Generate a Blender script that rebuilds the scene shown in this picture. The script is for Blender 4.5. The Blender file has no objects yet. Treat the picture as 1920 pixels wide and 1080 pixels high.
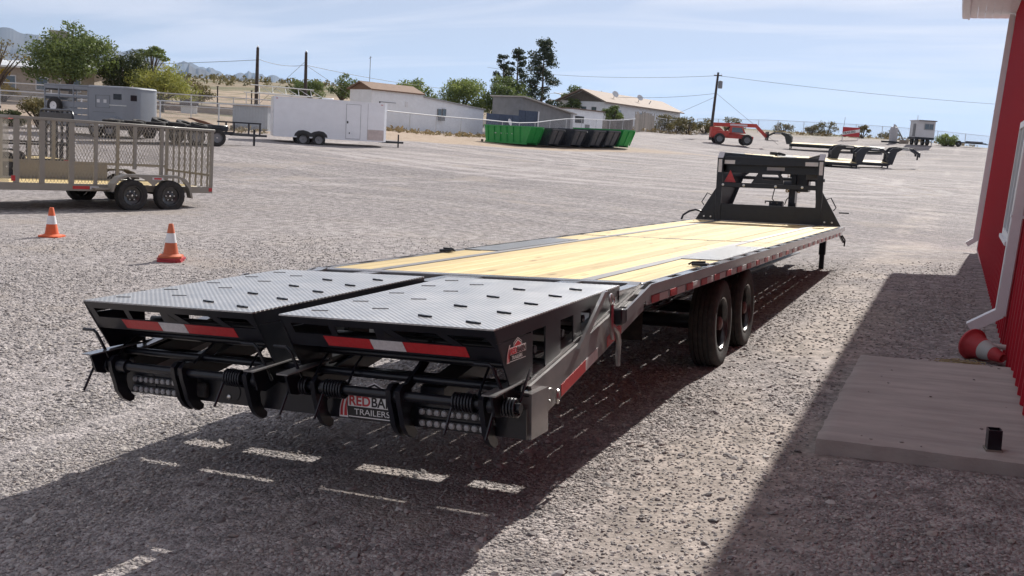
import bpy, bmesh, math, random
import numpy as np
from mathutils import Vector, Matrix, Euler
random.seed(7)
sc = bpy.context.scene
col = sc.collection
R_ = math.radians

# ------------------------------------------------------------------ camera
cam_d = bpy.data.cameras.new('camera')
cam = bpy.data.objects.new('camera', cam_d)
col.objects.link(cam)
HEAD, PITCH, ROLL = -0.42027, 0.15256, 0.06126
CAM = Vector((2.9725, -5.9073, 1.9072))
_f = Vector((math.sin(HEAD)*math.cos(PITCH), math.cos(HEAD)*math.cos(PITCH), -math.sin(PITCH)))
_r = Vector((math.cos(HEAD), -math.sin(HEAD), 0))
_u = _r.cross(_f)
_R = _r*math.cos(ROLL) + _u*math.sin(ROLL)
_U = -_r*math.sin(ROLL) + _u*math.cos(ROLL)
cam.matrix_world = Matrix(((_R.x, _U.x, -_f.x, CAM.x), (_R.y, _U.y, -_f.y, CAM.y), (_R.z, _U.z, -_f.z, CAM.z), (0, 0, 0, 1)))
cam_d.sensor_width = 36.0
cam_d.lens = 36.0*1836.58/1920.0
cam_d.clip_start = 0.05
cam_d.clip_end = 60000
sc.camera = cam

# ------------------------------------------------------------------ light
SUN = Vector((0.09, 1.35, 1.0)).normalized()
SUN_EL = math.asin(SUN.z)
SUN_AZ = math.atan2(SUN.x, SUN.y)
world = bpy.data.worlds.new('World')
sc.world = world
world.use_nodes = True
wn, wl = world.node_tree.nodes, world.node_tree.links
wn.clear()
w_out = wn.new('ShaderNodeOutputWorld')
w_bg = wn.new('ShaderNodeBackground')
w_bg.inputs['Strength'].default_value = 0.05
sky = wn.new('ShaderNodeTexSky')
sky.sky_type = 'NISHITA'
sky.sun_disc = False
sky.sun_elevation = SUN_EL
sky.sun_rotation = SUN_AZ
sky.altitude = 1300
sky.air_density = 0.75
sky.dust_density = 0.35
sky.ozone_density = 3.0
tc = wn.new('ShaderNodeTexCoord')
# thin streaky cirrus on a flat layer high above: divide the direction by its height
sep = wn.new('ShaderNodeSeparateXYZ')
wl.new(tc.outputs['Generated'], sep.inputs[0])
mx = wn.new('ShaderNodeMath'); mx.operation = 'MAXIMUM'; mx.inputs[1].default_value = 0.0
wl.new(sep.outputs['Z'], mx.inputs[0])
ad = wn.new('ShaderNodeMath'); ad.operation = 'ADD'; ad.inputs[1].default_value = 0.10
wl.new(mx.outputs[0], ad.inputs[0])
dv = wn.new('ShaderNodeVectorMath'); dv.operation = 'DIVIDE'
cz = wn.new('ShaderNodeCombineXYZ')
for k in 'XYZ':
    wl.new(ad.outputs[0], cz.inputs[k])
wl.new(tc.outputs['Generated'], dv.inputs[0]); wl.new(cz.outputs[0], dv.inputs[1])
mp = wn.new('ShaderNodeMapping')
mp.inputs['Rotation'].default_value = (0, 0, R_(-22))
mp.inputs['Scale'].default_value = (0.36, 1.15, 0.0)
wl.new(dv.outputs[0], mp.inputs['Vector'])
nz = wn.new('ShaderNodeTexNoise')
nz.inputs['Scale'].default_value = 1.15
nz.inputs['Detail'].default_value = 7
nz.inputs['Roughness'].default_value = 0.52
nz.inputs['Distortion'].default_value = 0.9
wl.new(mp.outputs[0], nz.inputs['Vector'])
cr = wn.new('ShaderNodeValToRGB')
cr.color_ramp.elements[0].position = 0.45; cr.color_ramp.elements[0].color = (0.36, 0.36, 0.36, 1)
cr.color_ramp.elements[1].position = 0.60; cr.color_ramp.elements[1].color = (0.96, 0.96, 0.96, 1)
wl.new(nz.outputs['Fac'], cr.inputs[0])
w_mix = wn.new('ShaderNodeMixRGB')
w_mix.inputs[2].default_value = (11.4, 11.1, 11.9, 1)
wl.new(cr.outputs['Color'], w_mix.inputs[0])
w_hs = wn.new('ShaderNodeHueSaturation')
w_hs.inputs['Saturation'].default_value = 0.68
w_tint = wn.new('ShaderNodeMixRGB'); w_tint.blend_type = 'MULTIPLY'; w_tint.inputs[0].default_value = 1.0; w_tint.inputs[2].default_value = (1.0, 0.955, 1.0, 1)
wl.new(sky.outputs[0], w_hs.inputs['Color']); wl.new(w_hs.outputs[0], w_tint.inputs[1])
wl.new(w_tint.outputs[0], w_mix.inputs[1])
wl.new(w_mix.outputs[0], w_bg.inputs['Color'])
wl.new(w_bg.outputs[0], w_out.inputs['Surface'])

sun_d = bpy.data.lights.new('sun', 'SUN')
sun_d.energy = 5.0
sun_d.angle = R_(0.53)
sun_d.color = (1.0, 0.955, 0.89)
sun = bpy.data.objects.new('sun', sun_d)
sun.rotation_euler = (-SUN).to_track_quat('-Z', 'Y').to_euler()
sun.location = (0, 40, 40)
col.objects.link(sun)

sc.view_settings.view_transform = 'Standard'
sc.view_settings.look = 'None'
sc.view_settings.gamma = 1.0
sc.view_settings.exposure = 0.55
sc.view_settings.use_curve_mapping = False
sc.render.engine = 'CYCLES'

# ------------------------------------------------------------------ materials
MATS = {}
def M(name, c, rough=0.5, metal=0.0, var=0.18, vs=4.0, bump=0.0, bs=60.0, coat=0.0, spec=0.5, rnd=0.0, stretch=None, c2=None, dirt=0.0, dirtc=(0.33, 0.28, 0.24)):
    """procedural principled material: base colour with noise patches, dust, bump, per-object variation"""
    if name in MATS:
        return MATS[name]
    m = bpy.data.materials.new(name); m.use_nodes = True
    MATS[name] = m
    n, l = m.node_tree.nodes, m.node_tree.links
    b = n['Principled BSDF']
    b.inputs['Roughness'].default_value = rough
    b.inputs['Metallic'].default_value = metal
    b.inputs['Specular IOR Level'].default_value = spec
    b.inputs['Coat Weight'].default_value = coat
    b.inputs['Coat Roughness'].default_value = 0.12
    t = n.new('ShaderNodeTexCoord')
    vec = t.outputs['Object']
    if stretch:
        mp_ = n.new('ShaderNodeMapping'); mp_.inputs['Scale'].default_value = stretch
        l.new(vec, mp_.inputs['Vector']); vec = mp_.outputs[0]
    nn = n.new('ShaderNodeTexNoise'); nn.inputs['Scale'].default_value = vs; nn.inputs['Detail'].default_value = 6
    nn.inputs['Roughness'].default_value = 0.62
    l.new(vec, nn.inputs['Vector'])
    rmp = n.new('ShaderNodeMapRange')
    rmp.inputs[1].default_value = 0.28; rmp.inputs[2].default_value = 0.72
    l.new(nn.outputs['Fac'], rmp.inputs[0])
    mix = n.new('ShaderNodeMixRGB')
    lo = tuple(x*(1-var) for x in c); hi = tuple(min(1, x*(1+var)) for x in (c2 or c))
    mix.inputs[1].default_value = (*lo, 1); mix.inputs[2].default_value = (*hi, 1)
    l.new(rmp.outputs[0], mix.inputs[0])
    cur = mix.outputs[0]
    if rnd:
        oi = n.new('ShaderNodeObjectInfo')
        mr = n.new('ShaderNodeMapRange'); mr.inputs[3].default_value = 1-rnd; mr.inputs[4].default_value = 1+rnd
        l.new(oi.outputs['Random'], mr.inputs[0])
        hs = n.new('ShaderNodeHueSaturation'); l.new(mr.outputs[0], hs.inputs['Value']); l.new(cur, hs.inputs['Color'])
        cur = hs.outputs[0]
    if dirt:
        n2 = n.new('ShaderNodeTexNoise'); n2.inputs['Scale'].default_value = vs*2.3; n2.inputs['Detail'].default_value = 8
        n2.inputs['Roughness'].default_value = 0.7
        l.new(vec, n2.inputs['Vector'])
        r2 = n.new('ShaderNodeMapRange'); r2.inputs[1].default_value = 0.42; r2.inputs[2].default_value = 0.78; r2.inputs[4].default_value = dirt
        l.new(n2.outputs['Fac'], r2.inputs[0])
        m2 = n.new('ShaderNodeMixRGB'); m2.inputs[2].default_value = (*dirtc, 1)
        l.new(r2.outputs[0], m2.inputs[0]); l.new(cur, m2.inputs[1]); cur = m2.outputs[0]
        r3 = n.new('ShaderNodeMapRange'); r3.inputs[3].default_value = rough; r3.inputs[4].default_value = min(1, rough+0.5*dirt+0.1)
        l.new(n2.outputs['Fac'], r3.inputs[0]); l.new(r3.outputs[0], b.inputs['Roughness'])
    l.new(cur, b.inputs['Base Color'])
    if bump:
        n3 = n.new('ShaderNodeTexNoise'); n3.inputs['Scale'].default_value = bs; n3.inputs['Detail'].default_value = 5
        l.new(vec, n3.inputs['Vector'])
        bp = n.new('ShaderNodeBump'); bp.inputs['Strength'].default_value = bump; bp.inputs['Distance'].default_value = 0.01
        l.new(n3.outputs['Fac'], bp.inputs['Height']); l.new(bp.outputs[0], b.inputs['Normal'])
    return m

# ------------------------------------------------------------------ mesh builder
def frame(d, up=(0, 0, 1)):
    d = Vector(d).normalized(); u = Vector(up)
    if abs(d.dot(u)) > 0.995:
        u = Vector((0, 1, 0)) if abs(d.y) < 0.9 else Vector((1, 0, 0))
    s = d.cross(u).normalized(); u = s.cross(d)
    return d, s, u
class MB:
    def __init__(self):
        self.v, self.f, self.m = [], [], []
    def add(self, vs, fs, m=0):
        o = len(self.v)
        self.v += [tuple(p) for p in vs]
        for f in fs:
            self.f.append(tuple(i+o for i in f)); self.m.append(m)
        return self
    def hull8(self, p, m=0):
        return self.add(p, [(0, 3, 2, 1), (4, 5, 6, 7), (0, 1, 5, 4), (1, 2, 6, 5), (2, 3, 7, 6), (3, 0, 4, 7)], m)
    def box(self, x0, x1, y0, y1, z0, z1, c=0.0, m=0):
        if c <= 0:
            return self.hull8([(x0, y0, z0), (x1, y0, z0), (x1, y1, z0), (x0, y1, z0), (x0, y0, z1), (x1, y0, z1), (x1, y1, z1), (x0, y1, z1)], m)
        return self.obox(((x0+x1)/2, (y0+y1)/2, (z0+z1)/2), (x1-x0, y1-y0, z1-z0), None, c, m)
    def obox(self, ctr, size, rot=None, c=0.0, m=0):
        h = [s/2 for s in size]; ctr = Vector(ctr)
        rot = rot if rot is not None else Matrix.Identity(3)
        if isinstance(rot, (tuple, list)):
            rot = Euler(rot).to_matrix()
        if c <= 0:
            P = [(-1, -1, -1), (1, -1, -1), (1, 1, -1), (-1, 1, -1), (-1, -1, 1), (1, -1, 1), (1, 1, 1), (-1, 1, 1)]
            return self.hull8([ctr+rot@Vector((a*h[0], b*h[1], d*h[2])) for a, b, d in P], m)
        c = min(c, min(h)*0.9)
        bm = bmesh.new()
        bmesh.ops.create_cube(bm, size=1)
        for vv in bm.verts:
            vv.co = Vector((vv.co.x*size[0], vv.co.y*size[1], vv.co.z*size[2]))
        bmesh.ops.bevel(bm, geom=bm.edges[:], offset=c, segments=1, affect='EDGES')
        bm.verts.index_update()
        self.add([ctr+rot@vv.co for vv in bm.verts], [[vv.index for vv in f.verts] for f in bm.faces], m)
        bm.free()
        return self
    def bar(self, p, q, w, h, up=(0, 0, 1), c=0.0, m=0):
        p, q = Vector(p), Vector(q)
        d, s, u = frame(q-p, up)
        rot = Matrix((s, d, u)).transposed()
        return self.obox((p+q)/2, (w, (q-p).length, h), rot, c, m)
    def tube(self, pts, r, n=8, m=0, cap=True):
        pts = [Vector(p) for p in pts]
        rs = r if isinstance(r, (list, tuple)) else [r]*len(pts)
        o = len(self.v); prev = None
        for i, p in enumerate(pts):
            d = (pts[min(i+1, len(pts)-1)]-pts[max(i-1, 0)])
            if d.length < 1e-9: d = Vector((0, 0, 1))
            d.normalize()
            if prev is None:
                _, s, u = frame(d)
            else:
                s = prev-d*prev.dot(d)
                s = s.normalized() if s.length > 1e-6 else frame(d)[1]
                u = s.cross(d)
            prev = s
            for k in range(n):
                a = 2*math.pi*k/n
                self.v.append(tuple(p+(s*math.cos(a)+u*math.sin(a))*rs[i]))
        for i in range(len(pts)-1):
            for k in range(n):
                a, b = o+i*n+k, o+i*n+(k+1) % n
                self.f.append((a, b, b+n, a+n)); self.m.append(m)
        if cap:
            self.f.append(tuple(o+k for k in range(n))[::-1]); self.m.append(m)
            self.f.append(tuple(o+(len(pts)-1)*n+k for k in range(n))); self.m.append(m)
        return self
    def prism(self, poly, axis, a, b, m=0):
        def P(u, v, t):
            return {'x': (t, u, v), 'y': (u, t, v), 'z': (u, v, t)}[axis]
        n = len(poly)
        vs = [P(u, v, a) for u, v in poly]+[P(u, v, b) for u, v in poly]
        fs = [tuple(range(n))[::-1], tuple(range(n, 2*n))]+[(i, (i+1) % n, n+(i+1) % n, n+i) for i in range(n)]
        return self.add(vs, fs, m)
    def quad(self, a, b, c, d, m=0):
        return self.add([a, b, c, d], [(0, 1, 2, 3)], m)
    def lathe(self, prof, ctr, axis=(0, 0, 1), n=24, m=0, close=False):
        d, s, u = frame(axis); ctr = Vector(ctr); o = len(self.v)
        for r, h in prof:
            for k in range(n):
                a = 2*math.pi*k/n
                self.v.append(tuple(ctr+d*h+(s*math.cos(a)+u*math.sin(a))*r))
        L = len(prof)
        for i in range(L-1 if not close else L):
            j = (i+1) % L
            for k in range(n):
                self.f.append((o+i*n+k, o+i*n+(k+1) % n, o+j*n+(k+1) % n, o+j*n+k)); self.m.append(m)
        return self
    def disc(self, ctr, axis, r, n=16, m=0):
        d, s, u = frame(axis); ctr = Vector(ctr)
        return self.add([ctr+(s*math.cos(2*math.pi*k/n)+u*math.sin(2*math.pi*k/n))*r for k in range(n)], [tuple(range(n))], m)
    def ball(self, ctr, r, n=8, sq=(1, 1, 1), m=0):
        pr = []
        o = len(self.v); ctr = Vector(ctr)
        for i in range(n//2+1):
            t = math.pi*i/(n//2)
            for k in range(n):
                a = 2*math.pi*k/n
                self.v.append((ctr.x+r*sq[0]*math.sin(t)*math.cos(a), ctr.y+r*sq[1]*math.sin(t)*math.sin(a), ctr.z+r*sq[2]*math.cos(t)))
        for i in range(n//2):
            for k in range(n):
                self.f.append((o+i*n+k, o+(i+1)*n+k, o+(i+1)*n+(k+1) % n, o+i*n+(k+1) % n)); self.m.append(m)
        return self
    def build(self, name, mat, parent=None, warp=None, ang=38, kind=None):
        me = bpy.data.meshes.new(name)
        vs = [warp(*p) for p in self.v] if warp else self.v
        me.from_pydata(vs, [], self.f)
        mats = mat if isinstance(mat, (list, tuple)) else [mat]
        for mm in mats:
            me.materials.append(mm)
        if len(mats) > 1:
            me.polygons.foreach_set('material_index', self.m)
        bm = bmesh.new(); bm.from_mesh(me)
        if len(bm.faces) < 60000:
            bmesh.ops.recalc_face_normals(bm, faces=bm.faces[:])
        bm.to_mesh(me); bm.free()
        if ang:
            me.polygons.foreach_set('use_smooth', [True]*len(me.polygons))
            me.set_sharp_from_angle(angle=R_(ang))
        o = bpy.data.objects.new(name, me)
        col.objects.link(o)
        if parent:
            o.parent = parent
        if kind:
            o['kind'] = kind
        return o
def tag(o, label=None, cat=None, group=None, kind=None):
    if label: o['label'] = label
    if cat: o['category'] = cat
    if group: o['group'] = group
    if kind: o['kind'] = kind
    return o
def empty(name, loc=(0, 0, 0), rz=0.0, label=None, cat=None, group=None, rot=None):
    o = bpy.data.objects.new(name, None)
    o.empty_display_size = 0.2
    col.objects.link(o)
    o.location = loc
    o.rotation_euler = rot if rot else (0, 0, rz)
    return tag(o, label, cat, group)
def copy_tree(o, parent=None):
    c = o.copy(); col.objects.link(c); c.parent = parent
    for ch in o.children:
        copy_tree(ch, c)
    return c
def text_mesh(txt, size, name, mat, parent, M4, extrude=0.001, warp=None, xscale=1.0, bold=0.0):
    """flat lettering as a mesh: x along the text, y up, placed by the matrix M4"""
    cu = bpy.data.curves.new(name, 'FONT'); cu.body = txt; cu.size = size; cu.extrude = extrude; cu.offset = bold
    cu.align_x = 'LEFT'
    to = bpy.data.objects.new(name, cu); col.objects.link(to)
    bpy.context.view_layer.update()
    me = bpy.data.meshes.new_from_object(to.evaluated_get(bpy.context.evaluated_depsgraph_get()))
    bpy.data.objects.remove(to)
    for v in me.vertices:
        p = M4 @ Vector((v.co.x*xscale, v.co.y, v.co.z))
        v.co = Vector(warp(*p)) if warp else p
    me.materials.clear(); me.materials.append(mat)
    o = bpy.data.objects.new(name, me); col.objects.link(o); o.parent = parent
    return o

# ------------------------------------------------------------------ terrain
CTRL = np.array([
 (-14.3,7.8,-.17),(-13,12.2,-.15),(-13.5,10.1,-.17),(-10.2,5.4,-.15),(-6.4,4,-.14),(-29.2,25,.8),(-29.3,35.2,.95),(-25.2,39,.93),(-28.2,36.2,.87),
 (-45.7,69.9,2.05),(-41.9,84.8,1.85),(-40.3,54.5,1.75),(-39.4,61.6,1.85),(-31.5,65,1.38),(-26.5,62.8,1.25),(-22.7,71.2,1.66),(-23.2,110,2.59),(-20.6,111,2.57),
 (-4,98.3,1.13),(-1.7,99.4,1.28),(-6.4,95,.97),(-9,96,.95),(-17.5,123.6,2.5),(-6.1,123.1,2.6),(-11.8,140.8,4.4),(-5.8,134.7,4.3),(-2,131.9,4.1),(2.3,138.2,4.25),
 (-35.2,143.8,4.8),(-22.7,166,5.7),(-5.9,168,5.3),(6.1,173,4.5),(-36.7,137.4,4.3),(-39.4,114,3.8),(-40,91.4,2.9),(-38.5,99.9,3.0),(-37.2,107,3.2),
 (-36.4,74,1.75),(-33.4,108.9,3.45),(-59,60.6,2.25),(-40.5,41,1.25),(-34.3,41.6,1.35),(-56.6,67.4,2.6),(-59.7,49.3,2.35),(-66,85.5,4.0),(-58,83.5,3.8),
 (-66,108,5.2),(-51,97.5,3.2),(-50,109,3.9),(-45,105.8,3.6),(-68,51,2.4),(-37.4,25.7,.95),(-26,23,.75),(-24,27.3,.85),(-22.4,16.5,.3),
 (1.5,26.5,.15),(3.4,18.9,-.03),(6,19,.0),(.5,48,.6),(-3,35.5,.5),(-11,26.5,.35),(-16,24,.35),(.4,92.7,1.0),(10,98,1.5),(-3,86,.85),(-10,88,.9),(20,60,.9),(25,110,2.6),(30,20,.2),(20,-10,.3),(-5,-25,-.1),(-25,-10,-.1),
 (40,160,4.0),(-90,60,3.5),(-90,100,5.5),(-60,20,1.2),(-2,15,.05),(-9,15,.1)], float)
def _tps(r):
    return np.where(r > 1e-6, r*r*np.log(np.maximum(r, 1e-6)), 0.0)
_K = _tps(np.hypot(CTRL[:, None, 0]-CTRL[None, :, 0], CTRL[:, None, 1]-CTRL[None, :, 1]))
_n = len(CTRL)
_A = np.zeros((_n+3, _n+3)); _A[:_n, :_n] = _K+np.eye(_n)*4.0
_A[:_n, _n] = 1; _A[:_n, _n+1:] = CTRL[:, :2]; _A[_n, :_n] = 1; _A[_n+1:, :_n] = CTRL[:, :2].T
_W = np.linalg.solve(_A, np.r_[CTRL[:, 2], 0, 0, 0])
def terrain(x, y):
    x = np.asarray(x, float); y = np.asarray(y, float)
    xc = np.clip(x, -110, 60); yc = np.clip(y, -45, 185)
    r = np.hypot(xc[..., None]-CTRL[:, 0], yc[..., None]-CTRL[:, 1])
    z = _tps(r)@_W[:_n]+_W[_n]+_W[_n+1]*xc+_W[_n+2]*yc
    # cross fall beside the shed: 7 % under the trailer, level further out
    g = 0.0695*np.clip(x, -2.0, 4.4)
    g = np.where(x < -2, -0.139-0.02*np.tanh((-2-x)/3), g)
    d = np.maximum(np.maximum(-1.6-x, x-5.0)/9.0, np.maximum(y-11.5, -14-y)/11.0)
    k = np.clip(d, 0, 1); k = k*k*(3-2*k)
    z = g*(1-k)+z*k
    # far country: climbs to the mountains on the left, falls away behind the rise ahead
    dx, dy = x-2.97, y+5.9
    R = np.hypot(dx, dy); az = np.degrees(np.arctan2(dx, dy))
    up = np.clip((-22-az)/12, 0, 1)*np.clip((az+120)/40, 0, 1)
    sl = -0.004+0.0305*up
    t = np.clip((R-150)/60, 0, 1); t = t*t*(3-2*t)
    far = z + (sl*np.minimum(R-150, 2600)+np.where(R > 2750, 0.001*(R-2750)*up, 0))
    roll = 0.9*np.sin(x*.021+1.3)*np.sin(y*.017)+.4*np.sin(x*.05+y*.04)
    far = far-(1-up)*8.0*np.clip((R-185)/80, 0, 1)
    return z*(1-t)+(far+roll*np.clip((R-150)/200, 0, 1))*t
def tz(x, y):
    return float(terrain(np.array(x), np.array(y)))
# ------------------------------------------------------------------ ground sheet
def warped(lim, n, fine):
    t = np.linspace(-1, 1, n)
    return np.sign(t)*(fine*np.abs(t)+(lim-fine)*np.abs(t)**5.5)
gx_ = warped(26000, 240, 60)-6
gy_ = warped(26000, 260, 95)+26
X, Y = np.meshgrid(gx_, gy_)
Z = terrain(X, Y)
nx, ny = len(gx_), len(gy_)
me = bpy.data.meshes.new('ground')
idx = np.arange(nx*ny).reshape(ny, nx)
me.from_pydata(np.c_[X.ravel(), Y.ravel(), Z.ravel()].tolist(), [], np.stack([idx[:-1, :-1], idx[:-1, 1:], idx[1:, 1:], idx[1:, :-1]], -1).reshape(-1, 4).tolist())
me.polygons.foreach_set('use_smooth', [True]*len(me.polygons))
ground = bpy.data.objects.new('ground', me); col.objects.link(ground); ground['kind'] = 'structure'

def node(n, t, **k):
    o = n.new(t)
    for a, b in k.items():
        if a.startswith('i'):
            o.inputs[int(a[1:])].default_value = b
        else:
            setattr(o, a, b)
    return o
gm = bpy.data.materials.new('gravel_ground'); gm.use_nodes = True
n, l = gm.node_tree.nodes, gm.node_tree.links
b = n['Principled BSDF']; b.inputs['Roughness'].default_value = 0.9; b.inputs['Specular IOR Level'].default_value = 0.25
geo = n.new('ShaderNodeNewGeometry')
sp = n.new('ShaderNodeSeparateXYZ'); l.new(geo.outputs['Position'], sp.inputs[0])
vo = node(n, 'ShaderNodeTexVoronoi'); vo.inputs['Scale'].default_value = 38; vo.inputs['Randomness'].default_value = 1
l.new(geo.outputs['Position'], vo.inputs['Vector'])
vo2 = node(n, 'ShaderNodeTexVoronoi'); vo2.inputs['Scale'].default_value = 95
l.new(geo.outputs['Position'], vo2.inputs['Vector'])
sepc = n.new('ShaderNodeSeparateColor'); l.new(vo.outputs['Color'], sepc.inputs[0])
sepc2 = n.new('ShaderNodeSeparateColor'); l.new(vo2.outputs['Color'], sepc2.inputs[0])
stone = n.new('ShaderNodeValToRGB')
e = stone.color_ramp.elements
e[0].position = 0.0; e[0].color = (.20, .18, .172, 1)
e[1].position = 1.0; e[1].color = (.58, .53, .49, 1)
for p_, c_ in ((.3, (.30, .272, .256, 1)), (.6, (.40, .365, .34, 1)), (.85, (.47, .42, .38, 1))):
    k = e.new(p_); k.color = c_
avg = node(n, 'ShaderNodeMath', operation='MULTIPLY_ADD'); avg.inputs[1].default_value = 0.55
l.new(sepc.outputs[0], avg.inputs[0])
av2 = node(n, 'ShaderNodeMath', operation='MULTIPLY'); av2.inputs[1].default_value = 0.45; l.new(sepc2.outputs[1], av2.inputs[0])
l.new(av2.outputs[0], avg.inputs[2]); l.new(avg.outputs[0], stone.inputs[0])
# broad tone: grey crushed rock, dusty fines, wheel tracks
def noise(scale, detail=5, sx=1, sy=1, rot=0, dist=0, rough=.55):
    mpn = n.new('ShaderNodeMapping'); mpn.inputs['Scale'].default_value = (sx, sy, 1); mpn.inputs['Rotation'].default_value = (0, 0, rot)
    l.new(geo.outputs['Position'], mpn.inputs['Vector'])
    t = n.new('ShaderNodeTexNoise'); t.inputs['Scale'].default_value = scale; t.inputs['Detail'].default_value = detail; t.inputs['Distortion'].default_value = dist
    t.inputs['Roughness'].default_value = rough
    l.new(mpn.outputs[0], t.inputs['Vector']); return t.outputs['Fac']
def mr(src, a, b_, c=0., d=1., smooth=True):
    o = n.new('ShaderNodeMapRange'); o.inputs[1].default_value = a; o.inputs[2].default_value = b_; o.inputs[3].default_value = c; o.inputs[4].default_value = d
    if smooth: o.interpolation_type = 'SMOOTHSTEP'
    l.new(src, o.inputs[0]); return o.outputs[0]
def mth(op, a, b_=None):
    o = n.new('ShaderNodeMath'); o.operation = op
    for i, q in enumerate((a, b_)):
        if q is None: continue
        if isinstance(q, (int, float)): o.inputs[i].default_value = q
        else: l.new(q, o.inputs[i])
    return o.outputs[0]
def mixc(f, a, b_, mode='MIX'):
    o = n.new('ShaderNodeMixRGB'); o.blend_type = mode
    for i, q in enumerate((f, a, b_)):
        if isinstance(q, (int, float)): o.inputs[i].default_value = q
        elif isinstance(q, tuple): o.inputs[i].default_value = (*q, 1)
        else: l.new(q, o.inputs[i])
    return o.outputs[0]
big = noise(.16, 4); mid = noise(.9, 6); tracks = noise(.55, 5, 1.0, .10, R_(12), .4, .7); tracks2 = noise(.5, 5, .09, 1.0, R_(25), .8, .7)
fin = mr(mid, .45, .78)
dustc = mixc(mr(noise(30, 3), .3, .7), (.31, .266, .222), (.43, .372, .312))
# sandy strip along the shed and under the wheel lanes
lane = mth('MULTIPLY', mr(sp.outputs[0], 1.2, 1.9), mth('SUBTRACT', 1.0, mr(sp.outputs[0], 2.1, 2.9)))
lane = mth('MULTIPLY', lane, mth('SUBTRACT', 1.0, mr(sp.outputs[1], 26, 40)))
dust_f = mth('MINIMUM', mth('ADD', mth('MULTIPLY', fin, .42), mth('MULTIPLY', lane, mr(noise(.7, 5), .34, .60, 0, .85))), .85)
farlot = mr(sp.outputs[1], 14, 34)
trk = mth('MULTIPLY', farlot, mr(mth('MAXIMUM', tracks, tracks2), .50, .68, 0, .6))
clump = mr(noise(6.5, 4, rough=.7), .32, .70, .62, 1.3)
cl = n.new('ShaderNodeMixRGB'); cl.blend_type = 'MULTIPLY'; cl.inputs[0].default_value = 1.0
cc = n.new('ShaderNodeCombineXYZ')
for k in 'XYZ':
    l.new(clump, cc.inputs[k])
c0 = mixc(1.0, mixc(dust_f, stone.outputs[0], dustc), cc.outputs[0], 'MULTIPLY')
c1 = mixc(trk, c0, (.50, .445, .405))
c1 = mixc(mth('MULTIPLY', mr(tracks2, .30, .46, .55, 0), farlot), c1, (.19, .175, .172))
lot = mth('MULTIPLY', mr(sp.outputs[1], 7, 20), mr(sp.outputs[0], -34, -22))
c1 = mixc(mth('MULTIPLY', lot, mr(noise(.42, 6, .16, 1.0, R_(20), 1.2, .72), .43, .60, .62, 0)), c1, mixc(1.0, c1, (.60, .60, .63), 'MULTIPLY'))
c1 = mixc(mth('MULTIPLY', lot, mr(noise(1.1, 5, .10, 1.0, R_(-14), 1.5, .7), .55, .70, 0, .55)), c1, (.46, .415, .385))
def arc(cx, cy, r, wdt, amt):
    v = n.new('ShaderNodeVectorMath'); v.operation = 'DISTANCE'; v.inputs[1].default_value = (cx, cy, .6)
    l.new(geo.outputs['Position'], v.inputs[0])
    d = mth('ABSOLUTE', mth('SUBTRACT', v.outputs['Value'], r))
    return mth('MULTIPLY', mr(mth('ABSOLUTE', mth('SUBTRACT', d, .86)), wdt*.35, wdt, amt, 0), mr(noise(.8, 5, rough=.7), .35, .6))
for (cx_, cy_, r_, w_, a_) in ((-14, 44, 15.5, .5, .7), (-22, 52, 21.0, .45, .6), (12, 66, 24.0, .5, .6), (-8, 70, 30.0, .55, .55), (-40, 30, 27.0, .4, .45), (-9, 62, 13.0, .5, .55)):
    c1 = mixc(mth('MULTIPLY', arc(cx_, cy_, r_, w_, a_), lot), c1, (.50, .455, .425))
patch = mr(noise(.33, 6, rough=.6), .56, .64)
c1 = mixc(mth('MULTIPLY', patch, .55), c1, dustc)
c1 = mixc(mr(big, .3, .7, 0, .35), c1, mixc(1.0, c1, (.84, .84, .86), 'MULTIPLY'))
# neighbour's bare tan yard beyond the fence on the left, desert further out
yl = mth('ADD', mth('MULTIPLY', sp.outputs[0], -.78), mth('MULTIPLY', sp.outputs[1], .45))
yl = mth('ADD', yl, mth('MULTIPLY', mth('SUBTRACT', noise(.3, 3), .5), 3.0))
tan = mixc(mr(noise(1.5, 6), .3, .7), (.36, .27, .19), (.47, .37, .27))
c2_ = mixc(mth('MULTIPLY', mr(yl, 43.5, 45.5), mth('SUBTRACT', 1.0, mr(sp.outputs[1], 62, 84))), c1, tan)
c2_ = mixc(mth('MULTIPLY', mr(mth('ADD', mth('MULTIPLY', sp.outputs[0], -1.0), mth('MULTIPLY', noise(.2, 3), 4.0)), 46.5, 49.5), mr(sp.outputs[1], 40, 60)), c2_, mixc(mr(noise(.35, 6), .45, .62), tan, (.17, .155, .085)))
dcam = n.new('ShaderNodeVectorMath'); dcam.operation = 'DISTANCE'; dcam.inputs[1].default_value = (3, -6, 2)
l.new(geo.outputs['Position'], dcam.inputs[0])
des = mixc(mr(noise(.06, 6), .42, .62), (.27, .215, .14), (.13, .13, .065))
c3 = mixc(mr(mth('ADD', dcam.outputs['Value'], mth('MULTIPLY', noise(.08, 4), 50.0)), 165, 195), c2_, des)
c3 = mixc(1.0, c3, (.93, .93, .97), 'MULTIPLY')
l.new(c3, b.inputs['Base Color'])
bm1 = n.new('ShaderNodeBump'); bm1.inputs['Distance'].default_value = 0.018
l.new(mr(dust_f, .15, .6, .95, .3), bm1.inputs['Strength'])
hsum = mth('ADD', mth('MULTIPLY', vo.outputs['Distance'], -1.0), mth('MULTIPLY', vo2.outputs['Distance'], -.45))
hsum = mth('ADD', hsum, mth('MULTIPLY', noise(2.2, 5), 1.2))
l.new(hsum, bm1.inputs['Height']); l.new(bm1.outputs[0], b.inputs['Normal'])
me.materials.append(gm)
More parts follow.
